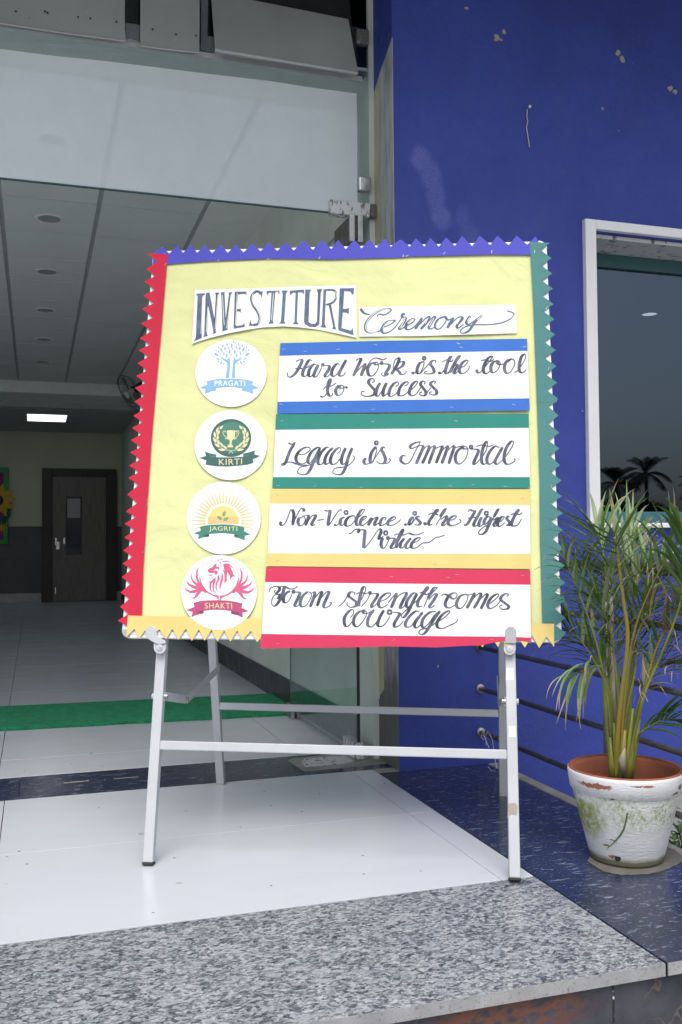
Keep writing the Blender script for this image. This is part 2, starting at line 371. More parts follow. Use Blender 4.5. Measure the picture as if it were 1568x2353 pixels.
def glass(name, tint, fres=1.0, gcol=(.9, .95, 1)):
    m = bpy.data.materials.new(name); m.use_nodes = True; t = m.node_tree; t.nodes.clear()
    o = t.nodes.new('ShaderNodeOutputMaterial'); mx = t.nodes.new('ShaderNodeMixShader'); tr = t.nodes.new('ShaderNodeBsdfTransparent'); g = t.nodes.new('ShaderNodeBsdfGlossy')
    lw_ = t.nodes.new('ShaderNodeLayerWeight'); lw_.inputs[0].default_value = .5; pw = t.nodes.new('ShaderNodeMath'); pw.operation = 'POWER'; pw.inputs[1].default_value = 5; t.links.new(lw_.outputs['Facing'], pw.inputs[0]); fr = t.nodes.new('ShaderNodeMath'); fr.operation = 'MULTIPLY_ADD'; fr.inputs[1].default_value = .95; fr.inputs[2].default_value = .04; t.links.new(pw.outputs[0], fr.inputs[0]); g.inputs['Roughness'].default_value = .01; tr.inputs[0].default_value = (*tint, 1)
    g.inputs['Color'].default_value = (*gcol, 1)
    mu = t.nodes.new('ShaderNodeMath'); mu.operation = 'MULTIPLY'; mu.inputs[1].default_value = fres; mu.use_clamp = True
    t.links.new(fr.outputs[0], mu.inputs[0]); t.links.new(mu.outputs[0], mx.inputs[0]); t.links.new(tr.outputs[0], mx.inputs[1]); t.links.new(g.outputs[0], mx.inputs[2]); t.links.new(mx.outputs[0], o.inputs[0])
    M[name] = m
glass('door_glass', (.945, .975, .965), 1.1); glass('transom_glass', (.90, .94, .935), 1.3); glass('window_glass', (.30, .33, .35), 2.8, (.68, .82, 1.0))
def film():
    m = bpy.data.materials.new('frosted_film'); m.use_nodes = True; t = m.node_tree; b = t.nodes['Principled BSDF']
    b.inputs['Base Color'].default_value = (.86, .94, 1.0, 1); b.inputs['Roughness'].default_value = .5
    tr = t.nodes.new('ShaderNodeBsdfTransparent'); mx = t.nodes.new('ShaderNodeMixShader')
    no = t.nodes.new('ShaderNodeTexNoise'); no.inputs['Scale'].default_value = 2.5; no.inputs['Detail'].default_value = 8; no.inputs['Roughness'].default_value = .7
    tc = t.nodes.new('ShaderNodeTexCoord'); t.links.new(tc.outputs['Object'], no.inputs['Vector'])
    mr = t.nodes.new('ShaderNodeMapRange'); mr.inputs[1].default_value = .3; mr.inputs[2].default_value = .7; mr.inputs[3].default_value = .50; mr.inputs[4].default_value = .58
    t.links.new(no.outputs['Fac'], mr.inputs[0]); t.links.new(mr.outputs[0], mx.inputs[0]); t.links.new(tr.outputs[0], mx.inputs[1]); t.links.new(b.outputs[0], mx.inputs[2])
    t.links.new(mx.outputs[0], t.nodes['Material Output'].inputs[0]); M['film'] = m
film()
def paper(name, c, bump=.15, sc_=6, var=.05, bd=.004):
    m = mat(name, c, .75, spec=.25); t = NT(m); n1 = t.noise(sc_, 6, .6)
    t.col(t.mix(t.ramp(n1, [(.3, 0), (.7, 1)]), tuple(x * (1 - var) for x in c), tuple(min(1, x * (1 + var)) for x in c)))
    t.bump(t.noise(sc_ * .8, 4, .5, None, 1.2), bump, bd); M[name] = m
paper('paper_white', (.80, .81, .84)); paper('paper_yellow', (.65, .675, .335), 1.0, 4.5, .05, .016); paper('paper_gold', (.69, .54, .20), .3)
paper('paper_red', (.52, .022, .055), .3); paper('paper_crimson', (.56, .04, .10), .3); paper('paper_blue', (.08, .08, .46), .3); paper('paper_azure', (.045, .15, .50), .3)
paper('paper_green', (.03, .22, .18), .3); paper('paper_teal', (.07, .205, .20), .3)
def ink(name, a, b, sc_=40):
    m = mat(name, a, .6); t = NT(m); t.col(t.mix(t.ramp(t.noise(sc_, 3, .6, t.mp((1, 1, .4))), [(.38, 0), (.62, 1)]), a, b)); M[name] = m
ink('ink', (.028, .03, .06), (.11, .12, .18)); ink('ink_title', (.05, .075, .14), (.09, .14, .22)); M['ink_cream'] = mat('ink_cream', (.8, .77, .6))
for nm, c in dict(p_blue=(.22, .42, .68), p_bluelt=(.25, .42, .64), p_grn=(.035, .12, .10), p_grndk=(.02, .07, .06), p_cream=(.72, .62, .36), p_grnlt=(.06, .20, .15), p_teal=(.04, .20, .14),
                  p_sun=(.78, .58, .20), p_sun2=(.78, .46, .18), p_ray=(.76, .52, .24), p_leaf=(.16, .36, .20), p_leafdk=(.05, .20, .11), p_pink=(.55, .10, .20), p_mauve=(.42, .06, .16), p_mauvedk=(.14, .05, .10),
                  p_white=(.84, .84, .86), b_green=(.05, .36, .10), b_purple=(.22, .03, .18), b_yellow=(.62, .38, .03), b_brown=(.05, .03, .02), b_teal=(.01, .09, .08)).items():
    M[nm] = mat(nm, c, .7)

# ------------------------------------------------------------------ ground, platform
YF, XW, YG = 4.13, 1.60, 4.38       # facade plane, side wall plane, glass plane
gr = struct(MB().add([(-400, -400, -.45), (400, -400, -.45), (400, 400, -.45), (-400, 400, -.45)], [(0, 1, 2, 3)]).build('ground', M['paving']))
plat = struct(box('entrance_platform', (-5, 2.075, -.44), (2.07, 4.60, -.012), M['grout']))
def tiles(xs, ys, m, parent, name='tile', z=0, th=.01, gap=.0016, bev=.0008):
    for i in range(len(xs) - 1):
        for j in range(len(ys) - 1):
            dz = random.uniform(-.0004, .0004)
            box(name, (xs[i] + gap, ys[j] + gap, z - th + dz), (xs[i+1] - gap, ys[j+1] - gap, z + dz), m, parent, bev)
tiles([-3.115, -1.615, -.115, 1.385, 1.497], [2.703, 3.47, 4.198], M['tile'], plat)
tiles([-3.115, -1.4, 1.497], [2.045, 2.698], M['granite'], plat, 'granite_slab', th=.032)
MB().box((-3.1, 2.0435, -.0315), (1.495, 2.0465, -.001)).build('slab_edge', M['granite_edge'], plat)
MB().box((1.503, 2.0435, -.0315), (2.1, 2.0465, -.001)).build('slab_edge', M['granite_edge'], plat)
tiles([1.501, 2.045], [2.045, 3.1, 4.128], M['darkstone'], plat, 'stone_slab', z=-.0005, th=.03)
MB().box((2.048, 2.05, -.04), (2.105, 4.128, .001)).build('cement_edge', M['cement'], plat, .006)
tiles([-3.115, -.06, .75, 1.36, 1.583], [4.204, 4.596], M['darkstone'], plat, 'threshold_slab', z=-.0005, gap=.001)
MB().box((1.50, 4.1295, -.02), (1.598, 4.20, .0006)).build('cement_patch', M['cement'], plat)
for x0, x1 in ((-3.1, -1.2), (-1.198, .3), (.302, 1.355), (1.357, 2.1)):
    box('riser_slab', (x0, 2.062, -.43), (x1, 2.074, -.034), M['marble'], plat, .001)
MB().box((1.3535, 2.0605, -.4), (1.3585, 2.063, -.034)).build('riser_joint', M['void_joint'], plat)
# slots in the threshold
for u, v in ((175, 1795), (290, 1786)):
    p = fl(u, v); s = thing('floor_slot', 'narrow metal bolt slot in the dark threshold stone, %s one' % ('left' if u < 200 else 'right'), 'floor slot', p, 'metal slots in the threshold')
    box('slot_plate', (p.x - .055, p.y - .012, -.001), (p.x + .055, p.y + .012, .0012), M['steel'], s, .001)
    box('slot_opening', (p.x - .048, p.y - .006, .0013), (p.x + .048, p.y + .006, .0018), M['black_void'], s)
# floor spring
p = fl(745, 1752); fs_ = thing('floor_spring', 'weathered metal door closer plate set in rough cement below the glass door', 'door closer', (1.35, 4.33, 0))
pts = [fl(u, v, .0012) for u, v in ((662, 1748), (700, 1772), (860, 1757), (905, 1752), (880, 1735), (820, 1728), (672, 1742))]
MB().slab(pts, (0, 0, -.003)).build('cement_bed', M['cement'], fs_)
pts = [fl(u, v, .004) for u, v in ((693, 1752), (702, 1761), (790, 1754), (835, 1744), (850, 1738), (830, 1733), (760, 1738), (700, 1743))]
MB().slab(pts, (0, 0, -.0025)).build('cover_plate', M['fitting_white'], fs_)
for u, v in ((705, 1745), (705, 1757), (765, 1750), (745, 1742), (728, 1747)):
    q = fl(u, v, .005); MB().lathe(q, [(0, .0004), (.006, .0004), (.006, -.001)], 12).build('screw', M['black_void'], fs_)
# lower ramp beyond the platform
struct(box('side_ramp', (2.11, 1.2, -.44), (9, 4.125, -.25), M['concrete']))

# ------------------------------------------------------------------ building
bld = thing('school_building', 'deep blue painted entrance building with plaster return at the doorway', 'building', (3.5, 4.3, 0))
# facade wall round the window opening
WX0, WX1, WZ0, WZ1 = 2.675, 4.9, 1.145, 2.605
mb = MB()
mb.box((XW, YF, -.44), (WX0, YF + .25, 4.6)); mb.box((WX1, YF, -.44), (9, YF + .25, 4.6))
mb.box((WX0, YF, -.44), (WX1, YF + .25, WZ0)); mb.box((WX0, YF, WZ1), (WX1, YF + .25, 4.6))
fw = mb.build('facade_wall', M['blue'], bld)
MB().box((2.2, YF - .02, -.44), (9, YF - .001, -.235)).build('plinth', M['cement'], bld)
# return of the wall: plaster, beige trim and blue top (sheets 3 mm proud)
X0 = XW - .003
def ysheet(name, pts, m, x=X0): return MB().slab([(x, y, z) for y, z in pts], (.003, 0, 0)).build(name, m, bld)
ysheet('plaster_return', [(YF - .004, 0), (4.31, 0), (4.31, 3.335), (YF - .004, 3.43)], M['plaster'])
ysheet('beige_trim', [(4.312, .35), (4.385, .3), (4.385, 3.28), (4.312, 3.33)], M['beige'])
ysheet('plaster_return', [(4.312, 0), (4.385, 0), (4.385, .29), (4.312, .34)], M['plaster'])
ysheet('blue_return', [(YF - .001, 3.43), (4.42, 3.27), (4.42, 4.6), (YF - .001, 4.6)], M['blue'], X0 + .0005)
# canopy soffit over the entrance
canopy = MB().box((-6, 2.75, 3.94), (9, YF - .002, 4.5)).build('canopy', M['soffit'], bld)
MB().box((-6, YF, 4.0), (XW - .01, YF + .3, 4.6)).build('lintel_beam', M['blue'], bld)
# far left jamb of the entrance, out of frame
# window
win = MB()
def wbox(a, b): win.box(a, b)
win.box((2.61, YF - .03, 1.135), (2.672, YF + .02, 2.66)); win.box((2.672, YF - .03, 2.612), (4.98, YF + .02, 2.66))
win.box((4.91, YF - .03, 1.13), (4.98, YF + .02, 2.612)); win.box((2.672, YF - .04, 1.115), (4.91, YF + .02, 1.140))
win = win.build('window', M['white_paint'], bld, .004, seg=2)
tag(win, 'white plastered window surround')
MB().box((2.676, YF + .021, 2.585), (4.9, YF + .28, 2.604)).build('lintel', M['lintel'], win)
MB().box((2.672, YF + .2, 1.14), (2.70, YF + .28, 2.585)).build('jamb', M['white_paint'], win)
MB().box((2.676, YF + .24, 2.515), (4.9, YF + .28, 2.584)).build('frame_head', M['teal_dark'], win)
MB().box((2.70, YF + .22, 1.142), (4.9, YF + .27, 1.205)).build('frame_sill', M['teal_frame'], win, .004)
MB().box((2.70, YF + .262, 1.2055), (4.9, YF + .268, 2.514)).build('pane', M['window_glass'], win)
# room behind the window
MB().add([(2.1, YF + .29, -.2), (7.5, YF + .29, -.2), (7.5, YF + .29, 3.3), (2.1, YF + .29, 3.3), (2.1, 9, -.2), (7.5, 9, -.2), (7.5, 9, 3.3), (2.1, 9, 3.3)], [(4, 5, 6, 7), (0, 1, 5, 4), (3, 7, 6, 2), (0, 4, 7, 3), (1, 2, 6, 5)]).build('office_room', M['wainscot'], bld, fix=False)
lp = yp(1493, 722, 5.6)
l_ = thing('ceiling_lamp', 'small round lit lamp seen through the dark window glass', 'lamp', (lp.x, 5.6, lp.z))
MB().lathe((lp.x, 5.6, lp.z), [(0, 0), (.05, 0), (.05, .02), (0, .02)], 24).build('lamp_disc', M['lamp_disc'], l_)
MB().lathe((lp.x, 5.6, lp.z), [(.051, -.002), (.056, -.002), (.056, 3.29 - lp.z), (.051, 3.29 - lp.z)], 24).build('lamp_housing', M['rubber'], l_)

# ------------------------------------------------------------------ hall interior
flr = struct(box('hall_floor', (-6, 4.60, -.2), (XW, 18.6, -.012), M['grout']))
xs = [-3.2, -1.7, -.155, 1.25, 1.565]; ys = [4.602, 4.98, 5.73, 6.48, 7.23, 7.98, 8.73, 9.48, 10.23, 10.98, 11.73, 12.48, 13.23, 13.98, 14.73, 15.48, 16.23, 16.98, 17.73, 18.46]
tiles(xs, ys, M['tile'], flr)
tiles([-5.9, -4.6, -3.2], [4.602, 9.5, 14, 18.46], M['tile'], flr)
wr = struct(box('wall_right', (1.57, 4.386, .0), (1.75, 18.5, 3.8), M['cream_low']))
xx = 4.62
while xx < 18.3:
    box('skirting_tile', (1.556, xx + .001, 0.0), (1.598, min(18.46, xx + .6) - .001, .172), M['skirting'], wr, .002); xx += .6
wb = struct(box('wall_back', (-6, 18.5, 1.40), (1.6, 18.65, 3.6), M['cream']))
box('wainscot', (-6, 18.495, -.02), (1.6, 18.64, 1.398), M['wainscot'], wb)
box('skirting', (-6, 18.475, 0), (.12, 18.6, .168), M['white_marble'], wb); box('skirting', (1.46, 18.475, 0), (1.56, 18.6, .168), M['white_marble'], wb)
struct(box('wall_left', (-6.1, 8.5, -.02), (-5.9, 18.6, 3.6), M['cream']))
CZ = 3.40
ceil = struct(box('hall_ceiling', (-6, YG + .35, CZ + .006), (1.58, 14.3, CZ + .2), M['ceiling_grid']))
cxs = [-.88, -.23, .42, 1.13]; cys = [4.86, 5.31, 6.01] + [6.01 + .7 * k for k in range(1, 12)] + [14.28]
for i in range(3):
    for j in range(len(cys) - 1):
        box('ceiling_tile', (cxs[i] + .016, cys[j] + .007, CZ + random.uniform(-.001, .001)), (cxs[i+1] - .016, cys[j+1] - .007, CZ + .012), M['ceiling_tile'], ceil)
box('gypsum_border', (1.15, 4.86, CZ - .002), (1.57, 14.28, CZ + .01), M['gypsum'], ceil)
box('gypsum_border', (-5.9, YG + .02, CZ - .003), (1.57, 4.855, CZ + .01), M['gypsum'], ceil)
box('ceiling_field', (-5.9, 4.86, CZ - .001), (-.885, 14.28, CZ + .01), M['ceiling_tile'], ceil)
# stepped bulkhead and lower ceiling at the far end
c2 = struct(box('bulkhead', (-6, 14.3, 3.235), (1.57, 15.2, 3.7), M['gypsum']))
c3 = struct(box('lower_ceiling', (-6, 15.2, 3.155), (1.57, 18.5, 3.7), M['ceiling_grid']))
for i in range(4):
    for j in range(4):
        box('ceiling_tile', (-1.4 + i * .7 + .01, 15.35 + j * .75 + .005, 3.148), (-1.4 + (i + 1) * .7 - .01, 15.35 + (j + 1) * .75 - .005, 3.156), M['wainscot'] if False else M['ceiling_grid'], c3)
ords = ['nearest', 'second', 'third', 'fourth', 'fifth', 'farthest']
for k, Y in enumerate((5.69, 7.10, 8.50, 9.91, 11.33, 12.74)):
    d = thing('downlight', 'unlit round recessed downlight in the hall ceiling, %s the door' % (ords[k] + (' to' if k == 0 else ' from')), 'ceiling light', (.095, Y, CZ), 'unlit downlights in the hall ceiling')
    MB().lathe((.095, Y, CZ), [(.078, -.003), (.100, -.008), (.104, -.002), (.104, 0)], 32).build('trim_ring', M['gypsum'], d, smooth=True)
    MB().lathe((.095, Y, CZ), [(0, -.0035), (.078, -.0035)], 32).build('diffuser', M['lamp_grey'], d)
q0, q1, q2, q3 = [fl(u, v, 3.147) for u, v in ((61, 966), (154, 967), (156, 955), (61, 954))]
x0, x1, y0, y1 = q0.x, q1.x, q0.y, q2.y
t_ = thing('led_panel', 'lit white rectangular panel in the far lower ceiling', 'ceiling light', ((x0 + x1) / 2, (y0 + y1) / 2, 3.147))
box('diffuser', (x0 + .02, y0 + .02, 3.142), (x1 - .02, y1 - .02, 3.147), M['led'], t_); box('frame', (x0, y0, 3.143), (x1, y1, 3.1475), M['gypsum'], t_)
# far door
dA, dB = yp(97, 1076, 18.46), yp(268, 1382, 18.46); YD = 18.42
dr = thing('hall_door', 'grey wood laminate door with narrow vision panel in dark frame at the far wall', 'door', (.8, YD, 0))
lx0, lx1 = yp(121, 1200, YD).x, yp(245, 1200, YD).x; zt = yp(180, 1095, YD).z
MB().box((dA.x, YD, 0), (lx0, 18.49, dA.z)).box((lx1, YD, 0), (dB.x, 18.49, dA.z)).box((lx0, YD, zt), (lx1, 18.49, dA.z)).build('door_frame', M['wood_dark'], dr, .004)
leaf = box('door_leaf', (lx0 + .005, YD + .02, .01), (lx1 - .005, YD + .06, zt - .005), M['laminate'], dr)
a, b = yp(154, 1143, YD), yp(186, 1272, YD)
MB().box((a.x - .02, YD + .008, b.z - .02), (b.x + .02, YD + .0195, a.z + .02)).build('vision_frame', M['wood_dark'], leaf)
MB().box((a.x, YD + .003, b.z), (b.x, YD + .0075, a.z)).build('vision_pane', M['dark_glass'], leaf)
MB().box((a.x + .01, YD + .0005, a.z - .38), (b.x - .01, YD + .0028, a.z - .02)).build('notice', M['grey_plastic'], leaf)
for u0, v0, u1, v1 in ((127, 1236, 131, 1252), (146, 1236, 150, 1250), (130, 1245, 137, 1262), (127, 1350, 129, 1364)):
    a, b = yp(u0, v0, YD), yp(u1, v1, YD); MB().box((a.x, YD - .01, b.z), (b.x, YD + .0195, a.z)).build('latch', M['bright_steel'], leaf)
# craft board with sunflower on the back wall
YB = 18.40; bb = thing('craft_board', 'green edged display board with a big yellow paper sunflower on the far wall', 'display board', (-.7, YB, .8))
a, b = yp(20, 1074, YB), yp(20, 1251, YB)
MB().box((a.x - 1.0, YB, b.z), (a.x, YB + .05, a.z)).build('green_panel', M['b_green'], bb, .03)
MB().box((a.x - .9, YB - .004, b.z + .08), (a.x - .08, YB - .001, a.z - .09)).build('purple_panel', M['b_purple'], bb)
c0 = yp(-6, 1150, YB)
mb = MB()
for k in range(11):
    an = k * 6.283 / 11 + .1; dx, dz = math.cos(an), math.sin(an)
    mb.add([(c0.x + dx*.1 - dz*.09, YB - .01, c0.z + dz*.1 + dx*.09), (c0.x + dx*.34, YB - .02, c0.z + dz*.34), (c0.x + dx*.1 + dz*.09, YB - .01, c0.z + dz*.1 - dx*.09), (c0.x, YB - .012, c0.z)], [(0, 1, 2, 3)])
fw_ = mb.build('sunflower', M['b_yellow'], bb, fix=False)
MB().add([(c0.x + .11*math.cos(k*.628), YB - .024, c0.z + .11*math.sin(k*.628)) for k in range(10)], [tuple(range(10))]).build('flower_centre', M['b_brown'], fw_)
mb = MB(); pts = [yp(u, v, YB - .014) for u, v in ((0, 1190), (12, 1185), (20, 1168), (25, 1168), (24, 1185), (14, 1202), (0, 1206), (-12, 1200))]
mb.add(pts, [tuple(range(8))]).build('paper_leaf', M['b_teal'], bb)
c0 = yp(4, 1213, YB); mb = MB()
for k in range(8):
    an = k * 6.283 / 8; mb.add([(c0.x + .02*math.cos(an+1.3), YB-.012, c0.z + .02*math.sin(an+1.3)), (c0.x + .12*math.cos(an), YB-.016, c0.z+.12*math.sin(an)), (c0.x + .02*math.cos(an-1.3), YB-.012, c0.z + .02*math.sin(an-1.3))], [(0,1,2)])
mb.build('small_flower', M['b_yellow'], bb, fix=False)
# wall fan
fc = dp(300, 903, 12.2); fan = thing('wall_fan', 'grey caged fan mounted high on the hall side wall', 'fan', fc)
nf = nrm(Vector((-.83, -.28, -.55))); e1 = nrm(nf.cross(Vector((0, 0, 1)))); e2 = nf.cross(e1); rf = .25
def ring(r, o, n=36): return [fc + nf * o + (e1 * math.cos(6.2832*k/n) + e2 * math.sin(6.2832*k/n)) * r for k in range(n + 1)]
mb = MB(); mb.tube(ring(rf, 0), .009, 6); mb.tube(ring(rf * .7, .04), .003, 5); mb.tube(ring(rf * .4, .055), .003, 5); mb.tube(ring(rf*.85, -.05), .004, 5)
for k in range(28):
    a_ = 6.2832 * k / 28; dd = e1 * math.cos(a_) + e2 * math.sin(a_)
    mb.tube([fc + dd * rf, fc + dd * rf * .7 + nf * .04, fc + dd * .05 + nf * .06], .002, 4); mb.tube([fc + dd * rf, fc + dd * rf * .8 - nf * .05, fc + dd * .06 - nf * .08], .002, 4)
mb.build('cage', M['fan_grey'], fan)
mb = MB()
for k in range(3):
    a_ = 2.0944 * k; d1 = e1 * math.cos(a_) + e2 * math.sin(a_); d2 = e1 * math.cos(a_ + .9) + e2 * math.sin(a_ + .9)
    mb.add([fc + d1 * .05, fc + d1 * .22 + nf * .015, fc + (d1 + d2) * .125, fc + d2 * .21 - nf * .015, fc + d2 * .05], [(0, 1, 2, 3, 4)])
    mb.build('blade', M['fan_grey'], fan) if False else None
mb.build('blades', M['fan_grey'], fan)
MB().tube([fc + nf * .06, fc - nf * .04], .05, 16).build('hub', M['gypsum'], fan)
MB().tube([fc - nf * .04, fc - nf * .2], .06, 16).build('motor', M['rubber'], fan)
we = Vector((1.56, fc.y + .1, fc.z - .25)); MB().tube([fc - nf * .18, fc - nf * .2 - Vector((0, 0, .2)), we], .02, 8).build('bracket', M['rubber'], fan)
MB().box((1.53, we.y - .06, we.z - .1), (1.569, we.y + .06, we.z + .1)).build('wall_plate', M['rubber'], fan)

# ------------------------------------------------------------------ mat
mt = thing('door_mat', 'long bright green coir style mat across the hall entrance floor', 'mat', (-1, 6.1, 0))
A = [fl(0, 1677), fl(262, 1661), fl(668, 1645)]
def matpt(x, s):      # slightly skewed mat
    y0_ = 5.75 - .055 * x; return y0_ + s * .78 + (.004 * math.sin(x * 17) if s < .5 else 0)
mb = MB(); n = 60; vs = []
for i in range(n + 1):
    x = -3.6 + (1.555 + 3.6) * i / n
    kink = max(0, 1 - abs(x - .52) / .07)
    for s, z in ((0, 0), (0, .012), (.04, .017), (1, .017), (1, 0)): vs.append((x, matpt(x, s) + (.03 * kink if s < .1 else 0), z + (.006 * kink if z > 0 and s < .1 else 0) + .001))
fs = []
for i in range(n):
    for k in range(4): fs.append((i*5+k, i*5+k+1, (i+1)*5+k+1, (i+1)*5+k))
mb.add(vs, fs).build('pile', M['mat_green'], mt)
mb = MB()
for k in range(2600):
    x = random.uniform(-.35, 1.55); y = matpt(x, 0) - random.uniform(-.02, .006); a_ = random.uniform(0, 6.28); r_ = random.uniform(.002, .005)
    z = random.uniform(.001, .016); mb.add([(x - r_*math.cos(a_), y - .001, z), (x + r_*math.cos(a_), y - .003, z + r_ * math.sin(a_)), (x, y + .004, z + .004)], [(0, 1, 2)])
tag(mb.build('loop_fringe', M['mat_green'], mt, fix=False), kind='stuff')

# ------------------------------------------------------------------ glass transom and fittings
tr = thing('glass_transom', 'wide glass panel over the open doorway with pale frosted film', 'glass panel', (0, YG, 2.66))
def g(u, v, Y=YG): return yp(u, v, Y)
ztb = g(400, 452).z; ztt = g(400, 108).z
ztb = .5 * (g(0, 410).z + g(760, 487).z)
pane = box('pane', (-3.4, YG - .006, ztb), (1.567, YG + .006, 3.60), M['transom_glass'], tr)
MB().box((-3.4, YG - .0072, ztb - .004), (1.38, YG + .0072, ztb + .001)).build('pane_edge', M['teal_dark'], tr)
pts = [g(-400, 66, YG-.008), g(0, 112, YG-.008), g(120, 128, YG-.008), g(240, 140, YG-.008), g(370, 156, YG-.008), g(480, 170, YG-.008), g(620, 186, YG-.008), g(700, 199, YG-.008), g(820, 215, YG-.008), g(821, 486, YG-.008)]
ztl = ztb + .002; pts[-1].z = ztl; pts += [Vector((pts[0].x, YG - .008, ztl))]
MB().add(pts, [tuple(range(len(pts)))]).build('frosted_film', M['film'], pane)
a, b = g(759, 455, YG - .03), g(852, 492, YG - .03)
box('patch_fitting', (a.x, YG - .03, a.z - .072), (b.x - .0, YG + .03, a.z - .005), M['fitting_white'], tr, .004)
box('wall_bracket', (b.x + .003, YG - .028, a.z - .07), (1.594, YG + .028, a.z - .005), M['fitting_dark'], tr, .003)
for u, v, mm in ((841, 421, 'bright_steel'), (836, 82, 'fitting_dark')):
    p = g(u, v, YG - .02); box('glass_clamp', (p.x - .035, YG - .022, p.z - .04), (p.x + .03, YG + .02, p.z + .035), M[mm], tr, .008)
# open glass door
XD = 1.487
def ysol(u): r_ = ray(u, 1253); return XD * r_.y / r_.x
yn, yf_ = 4.375, ysol(667)
gd = thing('glass_door', 'frameless glass door swung open inward against the hall side wall', 'glass door', (XD, yn, 0))
gp = box('pane', (XD - .006, yn, .03), (XD + .006, yf_, 2.640), M['door_glass'], gd)
box('pane_edge', (XD - .0075, yn - .003, .08), (XD + .0075, yn - .0005, 2.54), M['rubber'], gd)
MB().box((XD - .004, yf_ + .0005, .03), (XD + .004, yf_ + .002, 2.640)).box((XD - .004, yn + .2, 2.641), (XD + .004, yf_, 2.643)).build('pane_edge', M['teal_dark'], gd)
box('patch_fitting', (XD - .022, yn - .01, 2.535), (XD + .022, yn + .26, 2.655), M['fitting_dark'], gd, .003)
box('patch_fitting', (XD - .022, yn - .01, .012), (XD + .022, yn + .18, .09), M['fitting_white'], gd, .003)
box('corner_lock', (XD - .03, yf_ - .12, .004), (XD - .008, yf_ + .01, .085), M['steel'], gd, .003); box('corner_lock', (XD + .008, yf_ - .12, .004), (XD + .03, yf_ + .01, .085), M['steel'], gd, .003)
box('pivot_block', (XD - .035, yn - .03, 2.515), (XD - .008, yn - .012, 2.65), M['steel'], gd, .002); box('pivot_block', (XD + .008, yn - .03, 2.515), (XD + .035, yn - .012, 2.65), M['steel'], gd, .002)

# ------------------------------------------------------------------ damaged cladding above the transom
cl = thing('bulkhead_cladding', 'broken grey sheet cladding with dark gaps above the glass transom', 'cladding', (0, 4.3, 3.4))
zb = .5 * (g(0, 52).z + g(830, 185).z)
MB().box((-3.4, YG + .03, CZ + .015), (1.59, 5.0, 4.5)).build('void_backing', M['black_void'], cl)
def px_panel(name, px, Y, m, th=.006, lab=None):
    o = MB().slab([yp(u, v, Y) for u, v in px], (0, th, 0)).build(name, M[m], cl)
    if lab: o['label'] = lab
    return o
px_panel('bottom_track', [(-300, 14), (0, 52), (460, 118), (833, 176), (833, 187), (460, 130), (0, 60), (-300, 24)], YG - .022, 'panel_edge', .014)
px_panel('cladding_sheet', [(-300, -60), (288, -60), (287, 40), (288, 92), (150, 74), (0, 51), (-300, 10)], YG - .055, 'panel')
px_panel('cladding_sheet', [(323, -60), (459, -60), (459, 60), (458, 119), (390, 112), (323, 103)], YG - .06, 'panel')
px_panel('sheet_edge', [(0, 51.5), (150, 74.5), (288, 92.5), (288, 96), (150, 78), (0, 55.5)], YG - .062, 'panel_edge', .004)
px_panel('sheet_edge', [(323, 103.5), (390, 112.5), (458, 119.5), (458, 122), (390, 116), (323, 107)], YG - .066, 'panel_edge', .004)
px_panel('metal_flap', [(288, 52), (326, 58), (330, 70), (325, 98), (312, 92), (300, 88), (290, 92)], YG - .04, 'stud', .003)
px_panel('stud', [(463, -60), (480, -60), (476, 116), (462, 114)], YG - .03, 'stud', .04)
px_panel('stud', [(474, 82), (494, 85), (494, 118), (474, 116)], YG - .035, 'stud', .02)
# hanging tilted sheet: top leans back
def tp(u, v, Y): return yp(u, v, Y)
q = [tp(487, -60, 4.40), tp(496, 112, 4.27), tp(822, 168, 4.27), tp(802, 45, 4.37), tp(760, -60, 4.42)]
q = [tp(485, -20, 4.36), tp(495, 113, 4.27), tp(823, 167, 4.27), tp(801, 44, 4.355), tp(580, 0, 4.36), tp(480, -22, 4.36)]
MB().slab(q[:5], (0, .006, 0)).build('loose_sheet', M['panel'], cl)['label'] = 'loose tilted cladding sheet'
q = [tp(495, 112, 4.268), tp(823, 166, 4.268), tp(822, 171, 4.268), tp(495, 118, 4.268)]; MB().slab(q, (0, .004, 0)).build('sheet_edge', M['panel_edge'], cl)
px_panel('end_plate', [(800, -60), (853, -60), (853, 140), (838, 178), (824, 186), (822, 165), (806, 30)], YG + .03, 'stud', .02)
for u, v in ((37, 26), (110, 29), (180, 39), (208, 42), (351, 67), (405, 79), (451, 82), (268, 50), (104, 26)):
    p = yp(u, v, YG - .0655); MB().add([(p.x + .005*math.cos(k), p.y, p.z + .005*math.sin(k)) for k in range(6)], [tuple(range(6))]).build('screw_hole', M['black_void'], cl)
# ------------------------------------------------------------------ railing on the platform edge
ra = thing('handrail', 'dark steel pipe handrail with five rails along the platform edge beside the blue wall', 'railing', (2.0, 3.0, 0))
XR = 2.015
for z, r_ in ((.150, .011), (.355, .011), (.55, .011), (.765, .012), (.955, .024)):
    MB().tube([(XR, YF - .001, z), (XR, 1.2, z)], r_, 14).build('rail', M['rail_steel'], ra, smooth=True)
    MB().lathe((0, 0, 0), [(r_, 0), (r_ * 1.9, .004), (r_ * 1.9, .008), (r_, .009)], 18).build('wall_flange', M['steel'] if z < .5 else M['rail_steel'], ra)
    o = C.objects[-1]; o.matrix_basis = Matrix.Translation((XR, YF - .009, z)) @ Matrix.Rotation(R(-90), 4, 'X')
def ysolx(u, X): r_ = ray(u, 1253); return X * r_.y / r_.x
for u in (1392,):
    y = ysolx(u, XR); MB().tube([(XR, y, 0), (XR, y, .95)], .019, 14).build('post', M['steel'], ra, smooth=True)
MB().tube([(XR, 1.25, -.44), (XR, 1.25, .95)], .019, 14).build('post', M['steel'], ra, smooth=True)
st = thing('string_loop', 'thin white string knotted round the lowest rail near the wall', 'string', xp(1118, 1692, XR))
